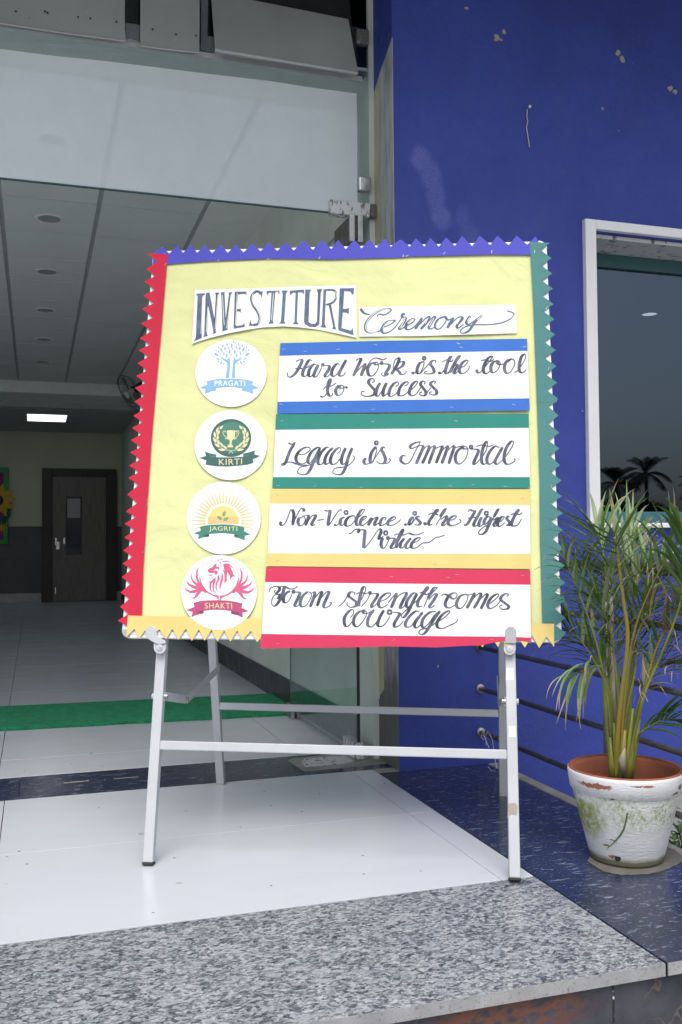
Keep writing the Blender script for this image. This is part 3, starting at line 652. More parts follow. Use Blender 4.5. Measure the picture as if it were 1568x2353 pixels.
def xpts(l, X): return [xp(u, v, X) for u, v in l]
MB().tube(xpts([(1114, 1676), (1112, 1690), (1119, 1706), (1124, 1718)], XR - .014), .0022, 5).tube(xpts([(1122, 1680), (1116, 1692), (1118, 1712)], XR - .015), .002, 5).tube(xpts([(1124, 1684), (1132, 1700), (1136, 1735), (1142, 1765), (1130, 1772), (1122, 1762)], XR - .016), .0014, 5).tube(xpts([(1110, 1680), (1106, 1694), (1112, 1700)], XR - .016), .002, 5).build('strands', M['string'], st)
# nail with a wire on the blue wall
wn = thing('hanging_wire', 'thin pale wire hanging from a nail on the blue wall', 'wire', yp(1212, 252, YF))
MB().tube([yp(u, v, YF - .006) for u, v in ((1212, 251), (1211, 268), (1213, 280), (1210, 292), (1213, 310), (1217, 338))], .0022, 6).build('wire', M['string'], wn)
p = yp(1212, 250, YF); MB().tube([p, p - Vector((0, .025, 0))], .004, 8).tube([p - Vector((0, .025, 0)), p - Vector((0, .028, 0))], .008, 8).build('nail', M['bright_steel'], wn)

# ------------------------------------------------------------------ board stand
F1 = fl(342, 1988); F2 = fl(1183, 2025)
AX = nrm(Vector((.922, -.388, -.009))); BX = Vector((.096, .211, .973)); BX = nrm(BX - AX * BX.dot(AX)); NX = AX.cross(BX)   # towards the viewer
O = F1 + NX * .035
def B(u, v, h=0): return hit(u, v, NX, O) + NX * h
def loc(p): d = p - O; return d.dot(AX), d.dot(BX)
def W(s, t, h=0): return O + AX * s + BX * t + NX * h
std = thing('easel_stand', 'white powder coated folding steel stand with four legs under the notice board', 'stand', (.9, 3.3, 0))
lw = .034
def P1(u, v): return hit(u, v, NX, F1)
tops = []
for foot, hk, bf, nm in ((F1, P1(367, 1478), fl(508, 1801), 'l'), (F2, P1(1172, 1478), fl(1157, 1830), 'r')):
    s0, t0 = (foot - F1).dot(AX), (foot - F1).dot(BX); s1, t1 = (hk - F1).dot(AX), (hk - F1).dot(BX)
    k = (2.245 - t0) / (t1 - t0); top = F1 + AX * (s0 + (s1 - s0) * 1.0) + BX * 2.245 + NX * ((foot - F1).dot(NX))
    top = F1 + AX * s1 + BX * 2.245
    if nm == 'r': top = foot + (hk - NX * .006 - foot) * ((2.245 - t0) / (t1 - t0))
    ft = foot + Vector((0, 0, .002)); dn = nrm(top - ft)
    wrn = M['powder_white_worn'] if nm == 'r' else M['powder_white']
    lg = MB().beam(ft + dn * .008, top, lw, lw, AX).build('leg', wrn, std, .003)
    MB().beam(ft, ft + dn * .009, lw + .003, lw + .003, AX).build('rubber_foot', M['rubber'], lg, .003)
    btop = top - NX * .045 - BX * .03
    side = AX
    if nm == 'l': btop = top - NX * .045 - BX * .03
    dn2 = nrm(btop - bf)
    lg2 = MB().beam(bf + dn2 * .01, btop, lw, lw, AX).build('leg', M['powder_white_worn'], std, .003)
    MB().beam(bf, bf + dn2 * .012, lw + .002, lw + .002, AX).build('rubber_foot', M['steel'], lg2, .002)
    tops.append((ft, top, bf, btop))
    bh = hit(top.x, 0, NX, F1) if False else None
    MB().tube([top - NX * .06 - AX * .022, top - NX * .06 + AX * .022], .006, 8).build('hinge_pin', M['steel'], std)
def online(p, q, u, v):    # point on segment pq nearest the sight line
    d = ray(u, v); w_ = q - p; c = d.cross(w_); nn = c.cross(d); return p + w_ * (nn.dot(EYEP - p) / nn.dot(w_))
(fl_, tl_, bl_, btl), (fr_, tr_, br_, btr) = tops
a = online(fl_, tl_, 355, 1712); b = online(fr_, tr_, 1175, 1734)
MB().beam(a + AX * .017, b - AX * .017, .03, .03, BX).build('crossbar', M['powder_white_worn'], std, .003)
a = online(bl_, btl, 500, 1622); b = online(br_, btr, 1157, 1640)
MB().beam(a + AX * .017, b - AX * .017, .03, .03, BX).build('crossbar', M['powder_white'], std, .003)
for (ft, tp_, bf, bt), us in (((fl_, tl_, bl_, btl), ((364, 1600), (425, 1607), (486, 1535))), ((fr_, tr_, br_, btr), None)):
    if us:
        a = online(ft, tp_, *us[0]); c_ = online(bf, bt, *us[2]); kf = .5
        m_ = hit(us[1][0], us[1][1], AX, (a + c_) / 2 + AX * .022)
    else:
        a = ft + (tp_ - ft) * .2; a = online(fr_, tr_, 1180, 1612); c_ = online(br_, btr, 1157, 1560); m_ = (a + c_) / 2 - Vector((0, 0, .05)) - AX * .02
    sx = AX * (.019 if us else -.019)
    a += sx; c_ += sx; m_ += sx * .2
    br = MB().beam(a, m_, .004, .03, AX).build('brace', M['powder_white'], std, .001); MB().beam(m_ + sx * .25, c_ + sx * .25, .004, .03, AX).build('brace', M['powder_white'], std, .001)
    for q in (a, m_): MB().tube([q - sx * .3, q + sx * .55], .008, 10).build('rivet', M['steel'], br)
    q = a - sx * 2.3 if us else a - sx * 2.3
    MB().tube([q, a - sx * 1.9], .010, 10).build('rivet', M['powder_white'], br)
def plate(px, h0, h1, name, m, parent, bev=.001):
    pts = [B(u, v, h1) for u, v in px]; return MB().slab(pts, -NX * (h1 - h0)).build(name, M[m], parent, bev)
def bolt(u, v, h, parent, r_=.011):
    p = B(u, v, h); MB().tube([p, p + NX * .003], r_, 16).tube([p + NX * .003, p + NX * .008], r_ * .65, 6).tube([p + NX * .008, p + NX * .012], r_ * .3, 8).build('bolt', M['bright_steel'], parent)
def arc(cx, cy, r, a0, a1, n=10): return [(cx + r * math.cos(R(a0 + (a1 - a0) * i / n)), cy - r * math.sin(R(a0 + (a1 - a0) * i / n))) for i in range(n + 1)]
hk = plate(arc(350, 1453, 13, 185, -10) + [(364, 1462), (383, 1474), (384, 1480), (366, 1482), (350, 1474), (339, 1466)], .009, .016, 'hook', 'powder_white', std, .002)
plate([(355, 1478), (383, 1478)] + arc(369, 1489, 14, 0, -180) + [(355, 1485)], -.013, .009, 'hook_plate', 'powder_white', hk); bolt(369, 1488, .010, hk)
hk = plate(arc(1173, 1454, 13, 180, 0) + [(1186, 1480), (1160, 1480)], .009, .017, 'hook', 'grey_plastic', std, .002)
plate([(1158, 1478), (1185, 1478)] + arc(1171, 1492, 14, 0, -180) + [(1158, 1485)], -.013, .009, 'hook_plate', 'powder_white', hk); bolt(1171, 1491, .010, hk)
# tape scraps on the right front leg
for (px, mm) in (([(1164, 1535), (1180, 1535), (1181, 1568), (1163, 1567)], 'paper_white'), ([(1169, 1668), (1185, 1668), (1186, 1694), (1170, 1695)], 'paper_white'),
                 ([(1170, 1846), (1184, 1845), (1190, 1852), (1188, 1874), (1175, 1872), (1166, 1880), (1168, 1862)], 'dead_stalk')):
    lp_ = online(fr_, tr_, px[0][0], sum(q[1] for q in px) / len(px)); pts = [hit(u, v, NX, lp_ + NX * .0185) for u, v in px]; tp2 = MB().slab(pts, NX * .0004).build('tape', M[mm], std)

# ------------------------------------------------------------------ notice board
co4 = [loc(B(*p)) for p in ((352, 578), (1255, 555), (1293, 1477), (281, 1466))]
S0 = (co4[0][0] + co4[3][0]) / 2; S1 = (co4[1][0] + co4[2][0]) / 2; T0 = (co4[2][1] + co4[3][1]) / 2; T1 = (co4[0][1] + co4[1][1]) / 2
nb = thing('notice_board', 'large square white notice board resting on the easel stand, covered in coloured papers', 'notice board', W((S0 + S1) / 2, T0))
def rr(s0, s1, t0, t1, r, n=6):
    o = []
    for (cs, ct, a0) in ((s1 - r, t1 - r, 0), (s0 + r, t1 - r, 90), (s0 + r, t0 + r, 180), (s1 - r, t0 + r, 270)):
        for k in range(n + 1): a_ = R(a0 + 90 * k / n); o.append((cs + r * math.cos(a_), ct + r * math.sin(a_)))
    return o
outer = rr(S0, S1, T0, T1, .03); inner = rr(S0 + .024, S1 - .024, T0 + .024, T1 - .024, .010); mid = rr(S0 + .011, S1 - .011, T0 + .011, T1 - .011, .02); mid2 = rr(S0 + .013, S1 - .013, T0 + .013, T1 - .013, .02)
def ringmesh(a, ha, b, hb): 
    n = len(a); return [W(*p, ha) for p in a] + [W(*p, hb) for p in b], [(i, (i+1) % n, (i+1) % n + n, i + n) for i in range(n)]
mb = MB()
for q in ((outer, -.016, outer, .002), (outer, .002, rr(S0+.002, S1-.002, T0+.002, T1-.002, .03), .004), (rr(S0+.002, S1-.002, T0+.002, T1-.002, .03), .004, mid, .004), (mid, .004, mid, .0025), (mid, .0025, mid2, .0025), (mid2, .0025, mid2, .004), (mid2, .004, inner, .004), (inner, .004, inner, .0), (outer, -.016, inner, -.016)):
    mb.add(*ringmesh(*q))
mb.build('frame', M['alu'], nb, fix=True)
MB().slab([W(*p, .0) for p in inner], -NX * .014).build('writing_surface', M['board_white'], nb)
for (cs, ct, sx, sy) in ((S0, T0, 1, 1), (S1, T0, -1, 1), (S0, T1, 1, -1), (S1, T1, -1, -1)):
    r1 = .030; pts = []
    a0 = {(1, 1): 180, (-1, 1): 270, (1, -1): 90, (-1, -1): 0}[(sx, sy)]
    ccs, cct = cs + sx * r1, ct + sy * r1
    for k in range(9): a_ = R(a0 + 90 * k / 8); pts.append((ccs + (r1 + .0012) * math.cos(a_), cct + (r1 + .0012) * math.sin(a_)))
    pts += [(pts[-1][0] + (0 if abs(pts[-1][0]-ccs) > .02 else sx * .014), pts[-1][1] + (0 if abs(pts[-1][1]-cct) > .02 else sy * .014)) if False else pts[-1]]
    pts.append((cs + sx * .03, ct + sy * .03) if True else None)
    MB().slab([W(*p, .0048) for p in pts], -NX * .021).build('corner_cap', M['grey_plastic'] if (sx, sy) == (1, 1) else M['alu'], nb, .001)

# ------------------------------------------------------------------ paper on the board
def crop(ox, oy, k):      # pixels of an enlargement of the photograph -> board coordinates
    return lambda x, y: ((ox + x / k) / 1.0204, (oy + y / k) / 1.0204)
ID = lambda x, y: (x, y)
def pts_of(s): v = [float(q) for q in s.replace(',', ' ').split()]; return list(zip(v[::2], v[1::2]))
def cr(P, n=6):
    if len(P) < 3: return P
    P = [P[0]] + list(P) + [P[-1]]; o = []
    for i in range(1, len(P) - 2):
        p0, p1, p2, p3 = P[i-1:i+3]
        for k in range(n):
            t = k / n; t2 = t*t; t3 = t2*t
            o.append(tuple(.5*((2*p1[j]) + (-p0[j]+p2[j])*t + (2*p0[j]-5*p1[j]+4*p2[j]-p3[j])*t2 + (-p0[j]+3*p1[j]-3*p2[j]+p3[j])*t3) for j in (0, 1)))
    o.append(P[-2]); return o
class Print:
    """flat print and paper on the board: polygons and pen strokes at small heights above it"""
    def __init__(s, cf, h): s.mb = MB(); s.cf = cf; s.h = h; s.k = 0
    def poly(s, P, m=0, dh=None):
        if isinstance(P, str): P = pts_of(P)
        s.k += 1; h = s.h + (s.k * .000025 if dh is None else dh)
        s.mb.add([B(*s.cf(x, y), h) for x, y in P], [tuple(range(len(P)))], m); return s
    def ell(s, cx, cy, rx, ry, m=0, n=40, a0=0, a1=360, dh=None):
        return s.poly([(cx + rx*math.cos(R(a0 + (a1-a0)*i/n)), cy - ry*math.sin(R(a0 + (a1-a0)*i/n))) for i in range(n + (a1 - a0 < 360))], m, dh)
    def stroke(s, P, thin, thick, m=0, const=False):
        if isinstance(P, str): P = pts_of(P)
        Q = cr(P); s.k += 1; n = len(Q); ws = []; ns = []
        for i in range(n):
            a, b = Q[max(0, i-1)], Q[min(n-1, i+1)]; dx, dy = b[0]-a[0], b[1]-a[1]; L = math.hypot(dx, dy) or 1
            ns.append((-dy / L, dx / L)); ws.append(thick if const else thin + (thick - thin) * max(0, dy / L) ** 1.2)
        for _ in range(3): ws = [(ws[max(0, i-1)] + 2*ws[i] + ws[min(n-1, i+1)]) / 4 for i in range(n)]
        if n > 8:
            for i in (0, n - 1): ws[i] *= .65
            for i in (1, n - 2): ws[i] *= .88
        vs = []
        for i, (x, y) in enumerate(Q):
            h = s.h + s.k * .000012 + i * .0000006; nx, ny = ns[i]; w_ = ws[i] / 2
            vs += [B(*s.cf(x + nx*w_, y + ny*w_), h), B(*s.cf(x - nx*w_, y - ny*w_), h)]
        s.mb.add(vs, [(2*i, 2*i+1, 2*i+3, 2*i+2) for i in range(n-1)], m); return s
    def ring(s, x, y, r, w_, m=0): 
        return s.stroke([(x + r*math.cos(k*.7854), y + r*math.sin(k*.7854)) for k in range(9)], w_, w_, m, True)
    def strokes(s, txt, thin, thick, m=0):
        for q in txt.split(';'):
            q = q.strip()
            if not q: continue
            if q[0] == 'o': x, y, r = [float(z) for z in q[1:].replace(',', ' ').split()]; s.ring(x, y, r * .8, thick * .6, m)
            else: s.stroke(q, thin, thick, m)
        return s
    def build(s, name, mats, parent=None): 
        o = s.mb.build(name, mats, parent, fix=False); me = o.data
        return o
    def text(s, body, x0, x1, y0, y1, m=0, bow=0, sh=0):
        cu = bpy.data.curves.new('t', 'FONT'); cu.body = body; cu.space_character = 1.1; to = bpy.data.objects.new('t', cu); C.objects.link(to)
        dg = bpy.context.evaluated_depsgraph_get(); me = bpy.data.meshes.new_from_object(to.evaluated_get(dg)); bpy.data.objects.remove(to)
        xs = [v.co.x for v in me.vertices]; ys_ = [v.co.y for v in me.vertices]; a, b, c, d = min(xs), max(xs), min(ys_), max(ys_)
        s.k += 1; vs = []
        for v in me.vertices:
            u = (v.co.x - a) / (b - a); t = (v.co.y - c) / (d - c); X = x0 + (x1 - x0) * u; Y = y1 + (y0 - y1) * t + bow * (2*u-1)**2 + sh * u
            vs.append(B(*s.cf(X, Y), s.h + s.k * .00004))
        s.mb.add(vs, [tuple(p.vertices) for p in me.polygons], m); return s
H0 = .0098
def sheet(name, label, cat, P, m, h, cf=ID, group=None, thick=.0004):
    if isinstance(P, str): P = pts_of(P)
    pts = [B(*cf(x, y), h) for x, y in P]
    o = MB().slab(pts, -NX * thick).build(name, M[m]); return tag(o, label, cat, group)
# yellow backing with folds: a fine sheet gently wrinkled
yb = [B(u, v, 0) for u, v in ((362, 602), (1236, 582), (1262, 1440), (310, 1432))]
N = 130; vs = []
import mathutils.noise as mn
for j in range(N + 1):
    for i in range(N + 1):
        a = yb[0].lerp(yb[1], i / N); b = yb[3].lerp(yb[2], i / N); p = a.lerp(b, j / N)
        s_, t_2 = loc(p); q = Vector((s_ * 3.2, t_2 * 4.5, .3))
        edge = min(i, N - i, j, N - j) / N; amp = min(1, edge * 14)
        rd = 1 - abs(mn.noise(Vector((s_ * 4 + t_2 * 1.5, t_2 * 9, 1.7)))) * 2.2
        h = .0028 + (.0026 * mn.noise(q) + .0034 * max(0, rd - .4) + .0030 * max(0, .35 - abs(mn.noise(Vector((s_ * 7 - t_2 * 5, t_2 * 6 + s_ * 2, 4.2))) * 2.5)) * (1 if s_ < .35 or t_2 > 1.95 else .4)) * amp
        vs.append(p + NX * h)
fs = [(j*(N+1)+i, j*(N+1)+i+1, (j+1)*(N+1)+i+1, (j+1)*(N+1)+i) for j in range(N) for i in range(N)]
o = MB().add(vs, fs).build('backing_paper', M['paper_yellow'], smooth=True, fix=False)
tag(o, 'pale yellow backing paper covering the whole notice board', 'paper sheet')
# borders with pinked teeth
K1 = crop(0, 0, 1.96); K7 = crop(780, 380, 3.015); K3 = crop(0, 800, 2.615); K5 = crop(1200, 500, 2.94); K6 = crop(1240, 1100, 2.353); KL = crop(250, 1400, 2.24); KR = crop(900, 1400, 2.24)
t1 = [(750,1138),(818,1133),(878,1130),(945,1132),(1017,1130),(1087,1130),(1163,1125),(1237,1118),(1317,1117),(1398,1110),(1480,1110)]; v1 = [(712,1172),(782,1172),(845,1168),(910,1168),(978,1170),(1050,1168),(1122,1167),(1200,1162),(1277,1160),(1352,1158),(1440,1155),(1525,1150)]
P = []
for i in range(11): P += [K1(*v1[i]), K1(*t1[i])]
P.append(K1(*v1[11]))
t7 = [(42,560),(157,558),(265,555),(373,550),(480,558)]; v7 = [(95,625),(207,620),(310,615),(413,608)]
for i in range(4): P += [K7(*t7[i]), K7(*v7[i])]
PL = P + [K7(474, 558), K7(474, 684), K7(0, 697), (620, 597), (480, 603), (386, 610), (352, 612)]
sheet('border_strip', 'violet blue zigzag paper border along the left part of the board top', 'paper border', PL, 'paper_blue', H0, group='zigzag paper borders of the notice board')
tt = [(490,560),(590,548),(692,545),(802,543),(915,532),(1040,530),(1163,530),(1300,530),(1435,535)]; vv_ = [(545,608),(650,608),(752,608),(865,603),(987,605),(1115,598),(1243,598),(1375,595),(1480,640)]
P = [K7(468, 562)]
for i in range(9): P += [K7(*tt[i]), K7(*vv_[i])]
P += [K7(1470, 662), K7(1393, 665), K7(1100, 664), K7(800, 672), K7(540, 678), K7(468, 684)]
sheet('border_strip', 'violet blue zigzag paper border along the right part of the board top', 'paper border', P, 'paper_blue', H0 + .0007, group='zigzag paper borders of the notice board')
tr1 = [(680,1170),(676,1242),(667,1300),(662,1365),(657,1425),(652,1492),(645,1560)]; vr1 = [(728,1210),(718,1275),(716,1338),(712,1400),(708,1465),(700,1527)]
P = [K1(775, 1175)]
for i in range(6): P += [K1(*tr1[i]), K1(*vr1[i])]
tr3 = [(862,-10),(855,62),(848,142),(840,220),(833,293),(830,375),(823,463),(815,538),(808,612),(803,686),(796,768),(793,843),(788,945),(778,1048),(770,1123),(768,1208),(762,1287),(757,1368),(752,1450),(746,1545),(742,1632),(728,1716)]
vr3 = [(928,28),(917,102),(908,187),(900,262),(890,342),(888,425),(880,503),(875,577),(870,656),(867,730),(860,808),(855,887),(847,997),(838,1083),(833,1163),(827,1240),(820,1325),(813,1402),(808,1490),(800,1583),(795,1675)]
PU = list(P); PD = [K3(788, 940)]
for i in range(21):
    (PU if i < 12 else PD).extend([K3(*tr3[i]), K3(*vr3[i])])
PU += [K3(788, 945), K3(914, 948), K3(940, 560), K3(965, 270), K1(742, 1568)]
PD += [K3(*tr3[21]), K3(785, 1748), K3(874, 1745), K3(880, 1560), K3(885, 1400), K3(914, 940)]
sheet('border_strip', 'bright red zigzag paper border on the upper left edge of the board', 'paper border', PU, 'paper_red', H0 + .0010, group='zigzag paper borders of the notice board')
sheet('border_strip', 'bright red zigzag paper border on the lower left edge of the board', 'paper border', PD, 'paper_red', H0 + .0005, group='zigzag paper borders of the notice board')
tg = [(262,215),(272,320),(277,427),(281,530),(287,637),(292,740),(298,847),(302,953),(306,1063),(312,1177),(315,1284),(322,1402),(327,1520),(327,1628),(332,1743)]
vg = [(195,262),(203,368),(205,472),(208,577),(212,683),(220,787),(220,893),(222,1005),(233,1117),(238,1227),(245,1335),(248,1455),(250,1573),(262,1677),(265,1790)]
P1_ = [K5(123, 208)]; P2_ = [K5(172, 1308), K5(306, 1310)]
for i in range(15):
    if i < 10: P1_ += [K5(*tg[i]), K5(*vg[i])]
    elif i == 10: P1_ += [K5(*tg[i]), K5(308, 1308)]; P2_ += [K5(*vg[i])]
    else: P2_ += [K5(*tg[i]), K5(*vg[i])]
P1_ += [K5(172, 1312), K5(164, 1100), K5(150, 700), K5(133, 380)]
t6 = [(180,68),(182,155),(187,248),(187,340),(190,440),(197,537),(200,630),(203,725),(200,825),(205,905)]; v6 = [(118,108),(118,192),(118,290),(128,385),(130,485),(133,578),(135,675),(138,768),(143,865)]
for i in range(10):
    P2_.append(K6(*t6[i]))
    if i < 9: P2_.append(K6(*v6[i]))
P2_ += [K6(165, 945), K6(140, 950), K6(138, 850), K6(73, 850), K6(60, 400), K5(190, 1850)]
sheet('border_strip', 'teal green zigzag paper border on the upper right edge of the board', 'paper border', P1_, 'paper_teal', H0 + .0015, group='zigzag paper borders of the notice board')
sheet('border_strip', 'teal green zigzag paper border on the lower right edge of the board', 'paper border', P2_, 'paper_teal', H0 + .0010, group='zigzag paper borders of the notice board')
P = [KL(118, 100), KL(110, 212), KL(152, 170), KL(175, 222), KL(217, 166), KL(246, 205), KL(283, 172), KL(318, 225), KL(350, 170), KL(382, 227), KL(422, 168), KL(452, 233), KL(490, 172), KL(520, 232), KL(555, 175), KL(587, 236), KL(622, 178), KL(655, 236), KL(690, 178), KL(717, 230), KL(762, 180), KL(795, 240), KL(830, 190), KL(830, 118), KL(500, 108)]
sheet('border_strip', 'golden yellow zigzag paper border along the bottom left of the board', 'paper border', P, 'paper_gold', H0 + .0020, group='zigzag paper borders of the notice board')
P = [KR(740, 142), KR(893, 142), KR(893, 265), KR(853, 210), KR(815, 270), KR(778, 205), KR(740, 268), KR(700, 210), KR(640, 265), KR(620, 205), KR(600, 265), KR(560, 208), KR(517, 266), KR(480, 210), KR(440, 240), KR(440, 142)]
sheet('border_strip', 'golden yellow zigzag paper border at the bottom right corner of the board', 'paper border', P, 'paper_gold', H0 + .0022, group='zigzag paper borders of the notice board')
# title cards
I1 = crop(440, 660, 7.127); I2 = crop(630, 660, 7.127)
P = [I1(135, 165), I1(1000, 142), I2(800, 100), I2(1470, 85), I2(1475, 960), I2(1100, 880), I2(800, 820), I2(500, 785), I2(250, 770), I1(1250, 790), I1(1000, 830), I1(700, 885), I1(400, 960), I1(200, 1020), I1(85, 1065)]
tc_ = sheet('title_card', 'white arched title card reading INVESTITURE in tall dark capitals', 'title card', P, 'paper_white', H0 + .0008)
pr = Print(I1, H0 + .0013); MI = [M['ink_title'], M['ink_cream']]
for q in ('165,225 300,220 300,245 265,265 250,955 255,965 170,1000 115,1030 150,960 180,265 165,255', '325,215 380,210 460,640 485,250 468,212 540,205 528,250 482,865 495,880 428,900 445,870 360,430 338,900 355,925 275,955 290,900 315,240',
          '565,205 630,200 630,240 650,640 700,250 700,205 762,198 740,240 680,800 685,830 585,858 595,820 575,250', '800,195 1000,190 1000,250 960,232 855,240 835,485 890,480 912,470 910,548 880,525 835,522 822,765 930,750 965,715 965,780 780,812',
          '1215,190 1268,183 1250,300 1225,230', '1065,645 1035,765 1110,760 1070,715', '1330,180 1545,175 1548,235 1515,205 1475,210 1435,680 1450,725 1355,730 1385,685 1410,210 1370,215 1332,260'): pr.poly(q)
pr.stroke('1235,240 1200,195 1150,195 1095,240 1075,310 1100,410 1160,500 1205,590 1212,670 1175,735 1100,750', 40, 42, const=True)
for q in ('262,280 252,600 236,900', '352,440 340,650 326,870', '520,240 500,500 474,820', '596,250 608,520 625,755', '735,250 705,520 665,800', '840,215 828,480 812,750', '1108,215 1088,300 1112,400 1170,490 1216,590 1220,680 1190,730', '1446,220 1428,450 1412,670', '1480,200 1530,198', '990,200 990,230', '905,490 905,530'): pr.stroke(q, 9, 10, 1, True)
pr.cf = I2
for q in ('228,175 330,175 300,230 270,685 295,725 185,725 215,690 245,240', '360,180 600,158 602,240 560,205 500,205 480,690 515,740 405,735 440,700 460,215 420,210 365,255',
          '620,160 725,158 695,210 675,700 720,730 780,730 815,690 830,220 810,155 905,150 880,210 855,740 790,785 690,780 610,730 600,690', '925,155 970,152 945,740 975,795 870,785 895,750',
          '1010,420 1050,410 1120,780 1140,825 1070,815 1085,780', '1195,140 1435,135 1425,245 1400,240 1370,190 1270,185 1250,480 1310,480 1350,460 1345,570 1310,545 1245,540 1225,800 1380,845 1415,795 1425,920 1180,840 1165,800'): pr.poly(q)
pr.stroke('955,168 1060,165 1125,200 1130,300 1080,375 965,415', 34, 34, const=True)
for q in ('288,210 268,450 256,680', '490,205 480,450 470,690', '692,200 668,450 657,700', '872,200 850,450 838,700', '1112,190 1140,240 1128,310', '958,430 935,740', '1035,430 1070,600 1102,770', '1252,200 1238,500 1222,790', '1422,150 1415,230', '1345,475 1342,560', '1412,820 1412,890'): pr.stroke(q, 9, 10, 1, True)
pr.build('lettering', MI, tc_)
CC = crop(840, 700, 4.126)
cc_ = sheet('title_card', 'long white title card reading Ceremony in flowing outlined script', 'title card', '15,100 400,86 980,78 1525,72 1533,348 1000,362 600,375 15,380', 'paper_white', H0 + .0008, CC)
pr = Print(CC, H0 + .0013)
cer = '25,110 60,155 115,168; 185,190 205,165 260,170 320,130 300,112 220,125 130,185 75,260 80,325 130,345 200,330 235,300; 235,295 300,270 360,230 340,225 280,240 232,300 240,342 290,342 350,300 390,250; 390,250 430,190 452,162 432,165 427,195 460,200 440,250 400,298 410,312 455,285; 460,280 520,250 550,217 520,212 475,250 462,300 490,314 545,285 620,200; 620,200 590,250 552,310; 590,270 660,200 690,192 650,260 605,310; 640,280 720,197 745,192 720,230 685,290 700,307 742,290; 840,187 780,212 748,270 762,308 800,298 850,230 840,187 870,220 925,198; 925,198 890,250 862,300; 890,270 960,200 1000,192 1005,212 955,275 970,298 1020,262; 1085,182 1050,232 1052,258 1085,255 1200,172; 1200,172 1130,240 1070,325 1010,348 987,328 1035,287 1130,267 1250,266 1380,250 1470,210 1505,165 1485,147 1440,132'
pr.strokes(cer, 12, 30); pr.strokes('300,115 225,122 135,180 80,262 85,322 135,345 190,335; 340,228 285,244 238,300; 440,172 455,205 432,258 404,300; 545,222 520,216 478,252; 680,200 650,255; 735,200 712,240 690,280; 790,212 756,270 766,300; 990,205 955,262; 1080,195 1056,235; 1200,172 1150,222; 1500,170 1470,206', 5, 7, 1)
pr.build('lettering', MI, cc_)
